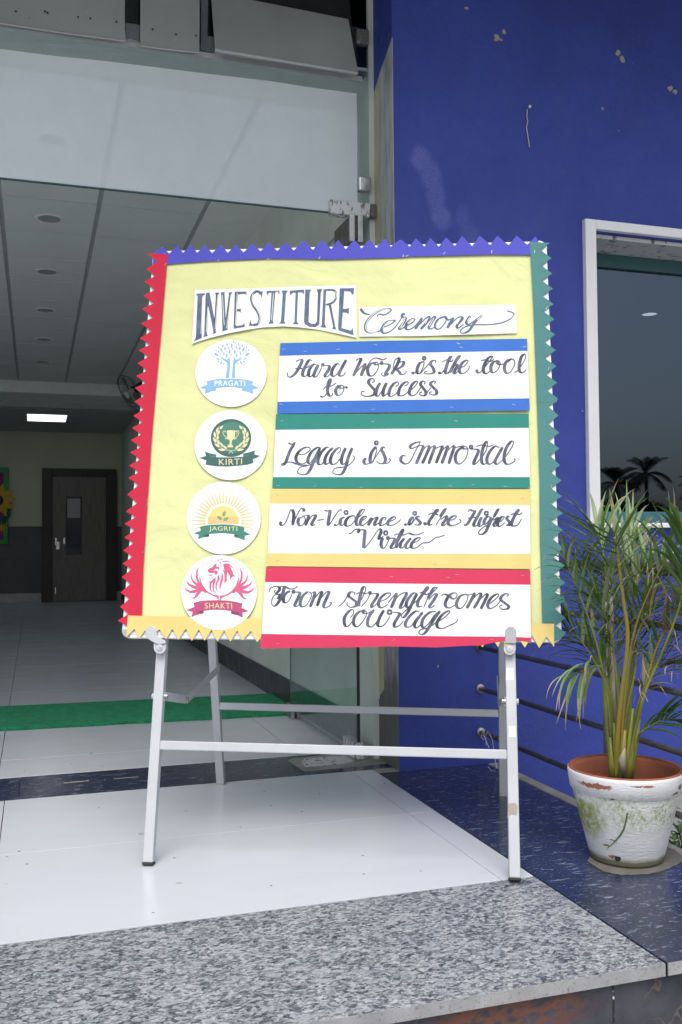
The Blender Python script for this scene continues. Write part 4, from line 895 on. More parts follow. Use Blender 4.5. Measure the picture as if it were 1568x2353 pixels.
# motto posters
KM = crop(600, 780, 2.24); A5 = 5.2267
CA, CB, CC2, CD, CE, CF_, CG, CH = [crop(*q, A5) for q in ((660, 830), (940, 830), (650, 1020), (920, 1020), (650, 1180), (930, 1180), (620, 1360), (900, 1360))]
lines = [
 ('blue', 'reading Hard Work is the tool to Success', 'paper_azure', '132,63 700,50 1423,40 1437,415 800,424 115,432', '128,130 700,116 1425,104 1435,352 700,361 118,370', [
  (CA, '185,115 215,95 262,97 215,200 170,265 120,300 88,292 82,245; 385,102 350,92 315,140 270,240 275,290 310,285 340,240; 175,200 230,190 270,200 320,185 355,155; 440,152 400,147 350,210 342,280 370,293 410,240 460,150; 460,150 420,230 403,285 430,298 470,250 505,165; o515,150 14; 525,160 590,165 585,210 540,280 560,298 600,270 622,225; 720,147 680,142 630,210 622,270 650,292 690,260 740,180 800,90; 800,90 750,180 712,260 730,288 770,275 790,240;925,105 935,85 980,78 960,130 885,290; 885,290 960,200 1035,130; 1035,130 1000,230 978,288; 985,285 1040,190 1100,100 1150,70 1200,77 1250,90 1293,67; 1150,122 1100,140 1062,200 1072,270 1110,288 1160,250 1192,180 1180,125 1145,130 1165,152 1215,135; o1232,130 16; 1250,140 1320,148 1320,190 1275,262 1297,270; 1320,258 1260,288 1232,270 1240,240; 1370,200 1392,100 1440,68 1442,100 1400,190 1347,268; 1390,200 1440,130 1500,112 1490,160 1440,195 1400,205; 1400,205 1440,230 1470,268 1510,262 1537,230; 480,535 520,543 560,500 600,400 620,335 600,332 575,400 572,490 600,532 630,520 632,492; 515,455 560,412 620,410 680,370; 740,402 700,412 672,460 682,513 720,522 760,480 770,420 740,402 715,422 740,440 790,422 812,440; 1110,372 1142,352 1128,324 1090,328 1072,370 1110,420 1150,470 1130,518 1060,538 990,520 987,482 1025,477; 1215,372 1180,430 1162,510 1180,533 1210,510 1295,370; 1295,370 1260,440 1247,510 1260,533 1300,500; 1400,420 1438,390 1428,362 1380,382 1332,450 1322,518 1350,538 1400,510 1435,470; 1510,412 1552,387 1546,358 1500,377 1452,440 1437,510 1460,530 1510,518 1563,470'),
  (CB, '120,462 170,420 205,372 198,352 160,372 120,430 107,500 140,528 190,508 250,420; 285,392 300,362 270,352 242,385 270,430 308,480 298,522 260,528 232,510 242,487 265,487; 300,518 370,430; 410,382 428,362 400,352 362,385 400,430 438,470 436,508 400,520 357,508 358,487 385,482; 290,112 235,132 202,200 207,253 235,253 275,180 290,115; 145,235 157,260 200,225; o288,72 22; 425,127 430,103 390,102 362,140 395,190 408,238 370,260 302,260 292,240 330,227; 240,260 300,190 360,122; 470,235 482,260 520,230 590,110 628,52 602,62 572,130 547,230 560,260 590,235; 505,122 560,92 620,110 642,82; 580,262 650,160 730,48 700,62 650,150 600,250; 630,190 680,147 690,170 652,240 665,260 700,230; 720,192 780,165 823,112 800,97 752,130 717,200 732,253 780,250 828,210 840,160; 925,210 945,248 985,230 1060,140 1118,62 1108,48 1060,82 1012,180 1017,243 1050,258 1095,225; 980,102 1030,92 1090,110 1140,82; 1180,102 1130,122 1102,180 1112,238 1150,243 1200,190 1213,122 1180,102 1195,145 1262,142; 1320,87 1280,130 1267,200 1292,253 1340,238 1388,160 1388,102 1350,82 1290,122; 1385,245 1430,220 1500,120 1528,52 1510,22 1472,62 1447,160 1452,228 1490,248 1535,210')]),
 ('green', 'reading Legacy is Immortal', 'paper_green', '110,435 1432,433 1438,823 90,823', '106,517 700,512 1432,507 1438,764 95,764', [
  (CC2, '145,110 185,127 235,102; 222,110 160,220 112,350 75,383 62,370 110,350 180,347 240,367 300,385 370,380; 265,252 340,250 408,200 398,167 340,172 272,220 237,290 257,350 320,368 385,335; 540,172 500,167 430,220 387,300 387,350 412,358 460,290 535,170; 535,170 480,280 420,420 370,490 300,498 257,470 290,410 380,390 450,360 505,325; 640,167 600,172 540,240 507,320 517,373 560,365 610,280; 690,172 630,230 592,310 602,373 655,345; 740,242 778,210 778,172 740,182 682,250 657,330 682,373 730,360 775,305; 845,172 810,250 792,330 812,373 860,330 925,172; 925,172 880,280 840,420 790,495 720,493 687,470 720,422 850,400 930,340 952,290 930,267; 1095,297 1067,330 1082,370 1130,362 1165,325; 1215,157 1160,230 1142,320 1157,358 1190,310 1225,200 1213,160; o1220,112 24; 1330,182 1310,162 1282,190 1310,250 1330,320 1300,363 1240,355 1222,327; 1165,362 1220,270 1285,170; 1300,363 1360,358 1392,320 1370,302'),
  (CD, '170,272 122,272 107,330 160,368 220,340 280,220 350,97; 350,97 280,112 222,150 242,180 320,150 380,155 340,260 292,370; 340,240 420,157 455,162 412,270 367,365; 420,240 490,157 520,162 482,270 447,370; 530,180 600,152 613,165 572,270 537,360; 590,230 660,157 680,162 642,270 607,365; 650,240 730,157 758,162 722,270 692,370; 770,170 860,148; 870,157 800,210 772,290 792,358 840,363 900,300 925,210 908,162 868,152 872,182 935,185; o965,163 22; 950,188 1040,192 1050,230 1002,340 1002,376 1040,350 1090,290; 1090,300 1150,200 1168,112 1150,97 1112,170 1092,270 1097,350 1127,373 1165,345; 1025,157 1100,137 1180,155 1240,132; 1310,172 1260,152 1192,220 1157,310 1177,368 1230,350 1290,250 1350,162; 1350,162 1290,270 1257,340 1282,373 1330,340; 1330,340 1400,260 1470,150 1480,102 1450,97 1392,180 1367,290 1387,363 1440,368 1500,330 1488,302')]),
 ('golden yellow', 'reading Non-Violence is the Highest Virtue', 'paper_gold', '85,825 1437,828 1441,1245 700,1238 58,1230', '78,903 700,906 1437,911 1441,1165 66,1163', [
  (CE, '60,237 47,265 75,283 120,230 165,110 190,87; 190,87 212,150 197,280; 190,285 240,180 290,87 328,82 335,115; 320,192 282,192 262,240 282,283 320,278 350,220 340,182 312,172 372,162; 370,162 393,170 352,285; 370,250 430,170 478,157 470,190 432,260 442,283 472,268; 495,222 530,216 580,210; 585,97 620,107 657,92; 657,92 642,180 625,288; 640,285 700,190 762,102 800,95; 835,182 790,202 777,258 800,283 840,250; 705,265 730,283 772,250; o850,125 26; 950,162 882,182 842,240 852,288 910,278 960,210 950,162; 975,200 1020,170 1068,110 1068,87 1030,102 987,180 972,250 990,283 1030,260; 1020,232 1070,210 1098,182 1080,172 1042,200 1022,260 1050,283 1100,250 1150,190; 1165,187 1142,240 1117,285; 1130,270 1190,200 1233,187 1202,250 1202,283 1245,255; 1320,222 1338,192 1300,192 1267,240 1272,283 1320,270 1370,230; 1370,240 1440,210 1453,182 1420,182 1367,230 1362,273 1400,283 1460,260 1520,210; 885,385 920,372 960,332 1008,335 990,375; 1010,342 1060,337 1080,362 1070,470 1062,563; 1075,563 1150,470 1240,342 1270,332 1275,370 1247,450 1310,412; 1300,430 1277,500 1292,558 1330,543 1380,440; o1335,375 28; o1360,437 16; 1372,442 1440,442 1430,490 1397,550 1422,563 1460,530'),
  (CF_, '-5,540 40,450 90,352 83,332 50,380 10,480 2,560; -30,402 20,387 90,400 150,377 200,395 260,395 335,367; 100,440 52,500 52,553 90,543 180,437; 180,437 142,480 112,530 132,563 185,535; 190,500 250,480 293,442 270,432 222,460 182,520 192,558 250,553 320,500 400,490 480,432 530,422 590,402; 100,260 122,278 160,240; 205,177 172,210 157,265 177,273 205,220 210,177; o225,135 24; 285,187 270,172 242,190 270,220 293,250 270,278 222,272; 180,272 240,190; 350,242 352,273 390,250 460,160 518,97 490,97 442,170 397,240 402,278 442,268; 385,157 440,132 510,155; 480,285 540,190 608,92 590,92 532,180; 540,212 608,167 610,200 562,268 582,283 625,250; 630,222 700,210 733,172 700,167 652,200 632,260 680,288 750,265 790,230 765,207; 870,117 900,92 940,107 975,97; 970,102 920,180 870,260 837,283 827,260; 1065,87 1040,92 990,180 947,260 952,293 990,280; 870,197 920,187 990,182; 1045,182 1017,230 1007,283 1030,293 1065,262; o1100,135 26; 1150,182 1110,177 1072,230 1077,268 1100,260 1160,182; 1160,182 1130,270 1090,360 1040,393 1002,375 1040,322 1130,270; 1135,300 1180,200 1250,97 1240,92 1190,180; 1180,222 1233,187 1230,210 1192,270 1207,293 1245,265; 1245,252 1290,220 1318,182 1290,177 1252,220 1237,273 1265,293 1325,250; 1385,182 1365,172 1347,200 1370,230 1390,260 1370,283 1337,278; 1350,280 1430,200 1500,102 1480,102 1432,190 1407,260 1422,288 1480,278 1530,200; 1395,152 1450,137 1500,150 1540,127')]),
 ('crimson red', 'reading From strength comes courage, lowest on the board', 'paper_crimson', '58,1235 700,1243 1440,1252 1445,1628 1380,1620 1300,1622 1240,1632 1180,1645 1080,1648 950,1656 700,1650 500,1656 28,1660', '52,1314 700,1322 1440,1328 1443,1605 1340,1600 700,1594 35,1585', [
  (CG, '65,162 82,112 140,88 188,97 193,130 150,173 132,147 155,132; 185,97 250,87 320,117 380,110 418,82; 252,92 240,150 200,250 150,318 112,323 97,270 130,197 200,187 180,228 157,235; 195,192 250,185 320,152 300,150 252,200 242,258 262,288 310,260 350,170; o365,152 17; 380,157 440,162 430,210 382,310 397,333 442,308; 540,152 480,202 447,280 462,333 520,318 575,230 580,172 545,152; 590,167 620,157 620,200 567,340; 600,260 680,162 710,157 700,190 652,330; 670,270 760,162 798,157 770,230 732,320 752,348 800,328 830,290 800,287; 905,330 940,315 990,260 1035,180; 1108,192 1108,162 1060,157 1037,200 1080,240 1130,280 1120,328 1060,343 1017,310 1027,282; 1130,340 1180,270 1240,150 1240,97 1212,102 1182,190 1162,290 1162,332; 1125,182 1180,162 1240,175 1282,162; o1300,167 16; 1190,335 1260,260 1298,182; 1312,177 1385,177 1385,210 1322,310 1327,343 1385,295; 1420,272 1500,240 1548,190 1538,167 1480,182 1422,240 1402,310 1440,348 1520,305; 1060,470 1100,412 1088,372 1040,392 987,470 992,558 1030,573 1080,520; 1230,377 1160,402 1107,470 1102,550 1150,578 1220,500 1258,420 1230,377 1217,410 1270,415 1340,377; 1350,372 1290,450 1267,540 1292,578 1350,560 1470,377; 1470,377 1420,460 1392,550 1420,578 1480,550 1545,450'),
  (CH, 'o75,402 30; 110,402 190,412 190,440 132,540 142,583 200,560 245,505; 55,290 110,220 160,167; 160,167 140,240 92,350; 120,280 200,190 268,162 278,190 230,280 202,348 230,348 272,305; 410,172 360,172 302,240 277,300 292,343 340,300 410,175; 410,175 370,250 300,400 240,468 217,440 250,402 350,310; 350,310 430,240 530,140 553,102 530,102 472,190 422,270 422,333 475,325; 440,172 480,157 520,188 560,167; 490,345 550,220 650,112 648,102 610,112 542,230; 550,252 620,182 648,190 610,260 562,330 582,348 625,315; 705,202 740,182 790,200 850,240 880,230 898,182 860,167 800,202 757,280 762,333 810,348 875,312; 1000,182 930,212 892,290 902,343 950,353 1010,280 1030,202 1000,182 1030,192 1090,178; 1095,172 1108,178 1062,270 1017,355; 1050,290 1150,182 1190,182 1160,260 1102,355; 1150,280 1240,187 1268,192 1230,280 1187,363; 1290,302 1370,240 1408,192 1380,182 1312,230 1272,310 1300,358 1380,320 1435,245; 1500,212 1528,187 1490,177 1442,210 1432,250 1480,290 1528,330 1508,362 1440,363 1417,330 1450,312; 440,402 390,392 312,460 267,540 282,583 340,568 400,480 480,402; 480,402 412,490 377,560 402,593 450,560; 640,392 570,402 492,470 467,550 492,588 560,530 620,440 690,387; 690,387 630,470 540,610 500,660 460,675 432,650 460,612 550,590 650,520; 660,522 740,470 808,402 790,387 720,432 657,520 662,588 730,598 800,567; 800,565 850,545 890,520 908,487')]),
]
posters = []
for i, (cn, txt, pm, outl, white, runs) in enumerate(lines):
    h = H0 + .0034 - i * .0004 if i < 3 else H0 + .0034
    o = sheet('motto_poster', 'white motto poster with %s bands %s' % (cn, txt), 'poster', outl, pm, h, KM, 'four motto posters stapled to the notice board')
    posters.append((o, h))
    wp = Print(KM, h + .0002).poly(white, dh=0).build('white_panel', [M['paper_white']], o)
    pr = Print(CA, h + .0003)
    for cf, s in runs: pr.cf = cf; pr.strokes(s, 14, 42)
    pr.build('lettering', [M['ink']], o)
# staples (disp coords)
stp = {0: [(654, 806), (703, 811), (778, 806), (864, 796), (1053, 793), (1206, 800), (648, 932), (772, 938), (858, 944), (1038, 939), (1180, 933), (1060, 802)],
       1: [(650, 970), (857, 972), (1047, 970), (1220, 966), (640, 1118), (725, 1119), (830, 1123), (1035, 1119), (1087, 1116), (1161, 1120), (1218, 1122)],
       2: [(640, 1140), (905, 1152), (1060, 1145), (1200, 1147), (640, 1290), (760, 1292), (1000, 1298)],
       3: [(622, 1312), (900, 1327), (1030, 1329), (1050, 1322), (1200, 1324), (640, 1480), (905, 1472), (1130, 1470)]}
def staple(u, v, h, a, parent, L=6):
    p, q = B(u - L*math.cos(a), v - L*math.sin(a), h), B(u + L*math.cos(a), v + L*math.sin(a), h)
    MB().beam(p, q, .0010, .0006, BX).build('staple', M['steel'], parent)
for i, l in stp.items():
    for u, v in l: staple(u, v, posters[i][1] + .0006, random.uniform(-.5, .3), posters[i][0], 4.0)
# emblem discs
K8 = 8.2526
def leafpoly(pr, x, y, L, wd, ang, m): 
    ca, sa = math.cos(R(ang)), -math.sin(R(ang)); P = []
    for t, q in ((0, 0), (.25, .42), (.5, .5), (.75, .34), (1, 0), (.75, -.34), (.5, -.5), (.25, -.42)):
        P.append((x + ca*L*(t-.5) - sa*wd*q, y + sa*L*(t-.5) + ca*wd*q))
    pr.poly(P, m)
def disc(cf, cx, cy, rx, ry, label, h):
    P = [(cx + rx*math.cos(k*6.28318/56), cy + ry*math.sin(k*6.28318/56)) for k in range(56)]
    return sheet('emblem_disc', label, 'emblem', P, 'paper_white', h, cf, 'four round house emblems on the notice board')
# tree emblem
cf = crop(450, 790, K8); hh = H0 + .0006
d = disc(cf, 770, 725, 688, 650, 'white disc with a pale blue twin trunk tree and the ribbon PRAGATI', hh)
pr = Print(cf, hh + .0003)
pr.poly('665,815 735,815 752,600 755,390 735,440 680,468 560,420 690,520 700,600'); pr.poly('785,815 850,815 850,550 900,500 1000,430 900,462 850,455 825,390 818,470 802,600')
for q in ('600,405 640,450', '575,400 615,440', '985,400 940,450', '960,395 925,450', '660,430 668,460', '912,420 905,455'): pr.stroke(q, 7, 8, 0, True)
for (x, y, L, wd, a) in ((825,125,55,28,95),(865,140,50,22,80),(915,165,70,34,105),(738,150,38,22,85),(695,170,65,34,110),(612,200,70,34,70),(535,225,55,26,70),(785,190,100,40,88),(875,225,70,32,105),(725,232,60,30,75),(657,248,80,36,85),(585,272,100,40,115),(942,245,75,34,95),(1010,268,110,42,65),(990,192,60,26,115),(1072,218,55,26,120),(1112,280,45,24,125),(1060,300,50,26,75),(805,258,65,24,70),(745,310,90,42,88),(845,315,95,42,92),(690,305,40,20,80),(630,350,75,30,110),(955,345,70,32,80),(1090,358,110,40,35),(490,365,110,40,-35),(530,300,55,24,110),(482,285,40,22,75),(685,385,75,38,95),(882,375,70,38,75),(785,362,40,24,90),(572,355,35,20,90),(1005,355,40,20,80),(900,305,35,16,70),(655,320,24,16,100),(935,320,24,16,70),(455,415,34,16,30),(1115,410,34,16,-20),(520,450,65,26,-35),(1045,445,70,24,35),(535,500,46,24,40),(1020,500,48,28,-30),(582,525,70,34,60),(965,520,75,34,115),(632,542,46,20,25),(908,542,44,20,-25),(572,185,26,16,110),(1040,182,30,14,70),(652,180,24,14,80),(955,180,22,14,80),(835,200,22,14,80)):
    leafpoly(pr, x, y, L, wd, a, 1)
pr.poly('305,885 400,858 550,838 750,830 950,838 1100,862 1198,885 1175,950 1305,1005 1195,1030 1200,1120 1090,1075 985,1055 992,1005 870,992 750,985 620,990 488,1005 485,1055 380,1070 265,1120 282,1025 175,1005 318,945')
pr.build('emblem', [M['p_blue'], M['p_bluelt']], d)
Print(cf, hh + .0018).text('PRAGATI', 455, 1043, 868, 970, bow=6).build('lettering', [M['p_white']], d)
# trophy emblem
cf = crop(450, 960, K8)
d = disc(cf, 765, 710, 698, 675, 'white disc with a golden trophy in laurels on green and the ribbon KIRTI', hh)
pr = Print(cf, hh + .0003); pr.ell(772, 572, 390, 368, 0); pr.ell(795, 560, 320, 300, 1); pr.ell(810, 570, 190, 180, 1)
pr.poly('690,430 760,420 855,430 850,500 840,570 790,625 780,690 800,710 815,750 700,752 715,705 745,690 748,640 735,610 700,570', 3)
for q in ('690,480 660,500 655,455 690,450 625,440 625,500 690,570 720,600', '850,480 880,495 890,455 855,440 920,440 915,510 860,560 830,600', '655,575 680,590 700,565', '880,575 855,590 845,560'): pr.stroke(q, 10, 11, 3, True)
for sx in (1, -1):
    X = lambda x: x if sx > 0 else 1545 - x
    pr.stroke([(X(x), y) for x, y in ((555, 340), (500, 440), (478, 560), (520, 690), (600, 770), (710, 808), (760, 812), (815, 875))], 8, 9, 3, True)
    for (x, y, L, wd, a) in ((585,368,105,42,48),(505,420,110,48,72),(457,505,120,48,95),(455,610,130,50,118),(500,715,130,46,140),(590,800,150,46,172),(530,470,110,44,65),(515,560,110,44,85),(530,650,110,44,105),(590,700,110,44,125),(655,750,110,42,140)):
        leafpoly(pr, X(x), y, L, wd, a if sx > 0 else 180 - a, 3)
pr.poly('270,835 370,872 488,892 482,945 760,950 1008,935 1003,875 1120,850 1235,810 1220,890 1335,918 1190,985 1205,1050 1100,1085 900,1108 680,1122 480,1115 280,1085 300,1005 165,955 288,920', 0)
pr.poly('340,908 488,918 484,942 400,940', 1); pr.poly('1005,918 1130,900 1090,925 1006,932', 1)
pr.build('emblem', [M['p_grn'], M['p_grnlt'], M['p_leaf'], M['p_cream']], d)
Print(cf, hh + .0018).text('KIRTI', 540, 985, 985, 1098, bow=-6, sh=-12).build('lettering', [M['p_cream']], d)
# sunrise emblem
cf = crop(430, 1130, K8)
d = disc(cf, 795, 715, 715, 700, 'white disc with a rising sun and seedling and the ribbon JAGRITI', hh + .0001)
pr = Print(cf, hh + .0004)
for k in range(27):
    a = R(-14 + k * 208 / 26); cx, cy = 785, 780; r0, r1 = 350, 655; w_ = .058
    pr.poly([(cx + r0*math.cos(a - w_), cy - r0*math.sin(a - w_)), (cx + r1*math.cos(a), cy - r1*math.sin(a)*.98), (cx + r0*math.cos(a + w_), cy - r0*math.sin(a + w_))], 2)
pr.ell(785, 785, 298, 305, 0, a0=0, a1=180); pr.poly('490,690 1080,690 1083,835 960,822 785,812 610,820 487,835', 1)
pr.stroke('770,800 772,740 760,690 760,650', 11, 11, 4, True)
for q in ((805, 630, 120, 62, 65), (715, 712, 110, 62, 150), (838, 735, 120, 62, 30)):
    leafpoly(pr, *q, 4); leafpoly(pr, q[0], q[1], q[2]*.78, q[3]*.66, q[4], 3)
pr.poly('340,885 450,858 600,842 785,835 950,845 1100,868 1200,900 1185,965 1308,1030 1200,1055 1205,1145 1110,1105 1000,1078 1005,1025 880,1010 760,1002 640,1008 515,1020 512,1070 400,1085 300,1120 320,1035 215,1008 352,960', 5)
pr.poly('420,1045 515,1025 512,1070 430,1078', 6); pr.poly('1002,1030 1100,1060 1000,1075', 6)
pr.build('emblem', [M['p_sun'], M['p_sun2'], M['p_ray'], M['p_leaf'], M['p_leafdk'], M['p_teal'], M['p_grndk']], d)
Print(cf, hh + .0020).text('JAGRITI', 517, 1057, 872, 982, bow=4, sh=8).build('lettering', [M['p_cream']], d)
# lion emblem
cf = crop(420, 1300, K8); hh2 = H0 + .0026
d = disc(cf, 790, 748, 728, 722, 'white disc with a crimson lion head between wings and the ribbon SHAKTI', hh2)
pr = Print(cf, hh2 + .0003)
lion = ['575,340 570,315 610,280 665,260 690,210 750,190 735,230 745,255 790,250 800,290 795,340 770,295 730,290 700,310 665,325 720,325 765,330 760,385 730,415 700,370 640,375 600,375 580,350',
 '590,400 640,410 665,390 660,425 620,430 595,415', '870,210 900,190 960,215 1010,260 1050,340 1070,410 1110,440 1055,440 990,520 1000,440 950,350 940,440 945,520 890,590 895,480 890,380 850,300 900,330 880,270',
 '850,150 920,135 970,150 995,175 930,160 860,160', '900,190 980,195 1040,240 1068,290 1010,245 950,215 900,205', '795,130 830,100 880,100 840,115', '760,160 765,120 790,100 780,150', '820,165 835,190 835,240 815,245 822,200 795,175 800,165',
 '845,340 870,420 870,500 835,600 820,650 828,710 800,670 795,610 810,550 835,450', '800,410 800,500 765,560 745,630 750,700 800,740 745,720 718,660 722,580 755,510 760,430', '580,535 640,530 680,490 728,450 725,540 700,590 690,680 715,745 765,775 700,755 668,700 660,620 680,545 640,590 635,680 670,755 620,710 600,640 610,560',
 '680,165 700,160 702,180', '715,150 730,140 738,165']
for q in lion: pr.poly(q)
for sx in (1, -1):
    X = lambda P: [(x if sx > 0 else 1590 - x, y + (0 if sx > 0 else 8)) for x, y in pts_of(P)]
    pr.stroke(X('640,110 500,220 430,350 425,480 470,620 560,730 660,790 780,820'), 4, 30 if False else 6, 0, True)
    for P in ('435,170 400,250 378,360 385,470 425,560 480,640 560,740 520,760 470,720 420,740 380,720 330,650 375,560 345,480 345,350', '262,360 240,440 265,530 320,590 380,630 360,560 300,520 262,440', '148,505 190,600 270,660 360,690 380,630 300,610 220,580',
              '110,630 150,710 230,760 330,760 400,710 420,680 350,690 240,715 170,690', '400,690 350,760 320,830 255,868 320,868 380,820 450,730 500,720'):
        pr.poly(X(P))
    pr.poly(X('420,420 410,480 440,600 520,730 640,800 740,840 770,895 785,895 785,805 680,790 560,720 470,600 432,480')); pr.stroke(X('500,770 480,830 430,858 390,853'), 5, 6, 0, True)
pr.poly('300,950 420,915 560,902 770,898 960,905 1120,930 1243,960 1225,1045 1365,1108 1245,1135 1250,1235 1140,1185 1020,1160 1030,1105 900,1088 750,1080 620,1085 495,1100 492,1155 380,1175 258,1220 285,1125 165,1092 315,1028', 1)
pr.poly('350,1125 495,1100 492,1152 430,1150', 2); pr.poly('1030,1108 1175,1135 1170,1180 1022,1155', 2)
pr.build('emblem', [M['p_pink'], M['p_mauve'], M['p_mauvedk']], d)
Print(cf, hh2 + .0020).text('SHAKTI', 520, 1043, 945, 1058, bow=4, sh=4).build('lettering', [M['p_cream']], d)
# staples through the borders
bs = thing('border_staples', 'scattered thin wire staples fixing the zigzag borders to the board', 'staples', B(800, 600))
for (u, v) in ((503, 602), (617, 600), (735, 597), (927, 592), (936, 592), (1021, 586), (1130, 583), (366, 870), (350, 1062), (342, 1150), (341, 1160), (332, 1270), (383, 612), (1252, 582), (1255, 712), (1260, 850), (1266, 1120), (1268, 1298), (1228, 582)):
    staple(u, v, H0 + .0032, random.uniform(-1.6, -.6), bs, 3.5)

# ------------------------------------------------------------------ pot and palm
PC = Vector((1.872, 2.756, 0))
pt = thing('flower_pot', 'whitewashed terracotta pot with flaking rim and green mould on the dark stone', 'flower pot', PC)
prof = [(.0, .006), (.113, .004), (.119, .012), (.172, .225), (.174, .232), (.180, .236), (.1875, .288), (.186, .296), (.180, .300)]
vsb = MB().lathe(PC, prof, 72).build('body', M['pot'], pt, smooth=True)
MB().lathe(PC, [(.180, .300), (.170, .297), (.163, .285), (.161, .24), (.158, .20), (.140, .196)], 72).build('inner_wall', M['terracotta'], pt, smooth=True)
MB().lathe(PC, [(.1865, .292), (.182, .3025), (.172, .300)], 72).build('rim_edge', M['terracotta'], pt, smooth=True)
hp = dp(1410, 1984, 3.0); dirh = nrm(Vector((hp.x - PC.x, hp.y - PC.y, 0))); hc = PC + dirh * .1245 + Vector((0, 0, .034))
MB().tube([hc - dirh * .012, hc + dirh * .0015], .0095, 16).build('drain_hole', M['black_void'], pt)
# crack line with moss
mb = MB(); crk = [(1442, 1868), (1439, 1885), (1434, 1905), (1425, 1920), (1412, 1935), (1395, 1950)]
pp = []
for u, v in crk:
    d_ = ray(u, v); z_ = 0
    # intersect with the cone of the pot body
    lo, hi = 2.7, 3.19
    for _ in range(30):
        m_ = (lo + hi) / 2; q = EYEP + d_ * (m_ / F); rr_ = math.hypot(q.x - PC.x, q.y - PC.y); rz = .119 + (.172 - .119) * (q.z - .012) / .213
        if rr_ > rz: lo = m_
        else: hi = m_
    pp.append(EYEP + d_ * ((lo - .0015) / F))
mb.tube(pp, [.0022, .0028, .0026, .003, .0018, .0008], 6).build('mossy_crack', M['leaf_dark'], pt)
so_ = MB().lathe(PC, [(0, .205), (.08, .202), (.159, .197)], 40).build('soil', M['soil'], pt)
# mud patch
def cl2(P): P = P + P[:3]; return cr2(P)
def cr2(P): q = cr(P, 6); return q[6:-12]
mdp = struct(MB().slab([fl(u + random.uniform(-1.5, 1.5), v + random.uniform(-1, 1), .0012) for u, v in cl2([(1350, 1978), (1385, 2001), (1440, 2010), (1500, 2006), (1545, 1992), (1570, 1975), (1556, 1957), (1520, 1943), (1440, 1945), (1380, 1955)])], (0, 0, -.001)).build('mud_patch', M['mud']))
palm = thing('areca_palm', 'potted areca palm with yellow green stems and browned curled leaf tips', 'palm plant', PC + Vector((0, 0, .2)))
def pp6(x, y, d): return dp((1240 + x / 2.353) / 1.0204, (1100 + y / 2.353) / 1.0204, d)
def bez(P, n):
    o = []; Q = [P[0]] + P + [P[-1]]
    for i in range(1, len(Q) - 2):
        for k in range(n):
            t = k / n; o.append(.5 * ((2*Q[i]) + (Q[i+1]-Q[i-1])*t + (2*Q[i-1]-5*Q[i]+4*Q[i+1]-Q[i+2])*t*t + (3*Q[i]-Q[i-1]-3*Q[i+1]+Q[i+2])*t*t*t))
    o.append(Q[-2]); return o
LM = [M['leaf_green'], M['leaf_dark'], M['leaf_pale'], M['leaf_dry'], M['stem_green'], M['stem_yellow']]
def leaflet(mb, p, d, L, wd, m, droop, up=Vector((0, 0, 1)), dry=0, curl=0):
    d = nrm(d); side = nrm(d.cross(up) if d.cross(up).length > .05 else Vector((1, 0, 0))); n = 8; vs = []; q = Vector(p); dd = Vector(d)
    for i in range(n + 1):
        t = i / n; w_ = wd * math.sin(math.pi * min(1, (t * .93 + .07)) ** .72) * .5 + .0004
        nn = side.cross(dd); vs += [q - side * w_ + nn * w_ * .4, q, q + side * w_ + nn * w_ * .4]
        dd = nrm(dd + Vector((0, 0, -droop / n * (.3 + 1.6 * t))) + side * (curl / n * t) + nn * (curl * .5 / n * t)); q = q + dd * (L / n)
    base = len(mb.v); mb.v += [tuple(v) for v in vs]
    for i in range(n):
        mm = 3 if (dry and (i + 1) / n > 1 - dry) else m
        for k in (0, 1): mb.f.append([base + 3*i + k, base + 3*i + k + 1, base + 3*i + k + 4, base + 3*i + k + 3]); mb.m.append(mm)
def frond(path, d0, d1, r0, start=.5, L=.2, dn=10, dry=.2, pal=(0, 1, 2), droop=.5, wd=.012, angle=45, sides=(1, -1), stemm=4, toward=.0):
    r0 *= .78; P = [pp6(x, y, d0 + (d1 - d0) * i / (len(path) - 1)) for i, (x, y) in enumerate(path)]; Q = bez(P, 10); n = len(Q)
    f_ = MB().tube(Q, [r0 * (1 - .82 * i / (n - 1)) for i in range(n)], 7, 0)
    st_ = f_.build('frond', [M['stem_green'] if stemm == 4 else M['stem_yellow']], palm, smooth=True)
    mb = MB(); dn = int(dn * 1.3); L = L * 1.08; cnt = dn
    for k in range(cnt):
        t = start + (1 - start) * (k + .5) / cnt; i = min(n - 2, int(t * (n - 1))); p = Q[i]; ax = nrm(Q[i + 1] - Q[i])
        vd = FWD; sd_ = nrm(ax.cross(vd))
        for s in sides:
            a = R(angle + random.uniform(-12, 12) - 22 * (k / cnt)); tilt = random.uniform(-.45, .45) + toward
            d = ax * math.cos(a) + sd_ * s * math.sin(a) + vd * -tilt * .6
            ll = L * (.75 + .5 * math.sin(math.pi * (k + .5) / cnt)) * random.uniform(.8, 1.15)
            m = random.choice(pal); dr = random.uniform(0, dry * .9) if random.random() < dry * 1.6 else 0
            leaflet(mb, p, d, ll, wd * random.uniform(.9, 1.45), m, droop * random.uniform(.5, 1.6), dry=dr, curl=random.uniform(-1.6, 1.6) * dr * 2)
    mb.build('leaflets', LM, st_, smooth=True, fix=False)
    return st_
D0 = 3.19
frond([(462,1702),(425,1400),(405,1100),(345,870),(255,630),(190,480)], D0, 3.05, .008, .5, .10, 10, .35, (1, 0, 2), .9, .009)
frond([(500,1702),(560,1300),(575,900),(540,640),(545,480),(580,380)], D0, 3.4, .008, .45, .22, 11, .3, (2, 2, 1, 0), .7, .010, 35)
frond([(470,1702),(455,1200),(440,900),(430,600),(405,430),(375,340)], D0, 3.3, .009, .5, .20, 11, .3, (2, 1, 2), .7, .011, 40)
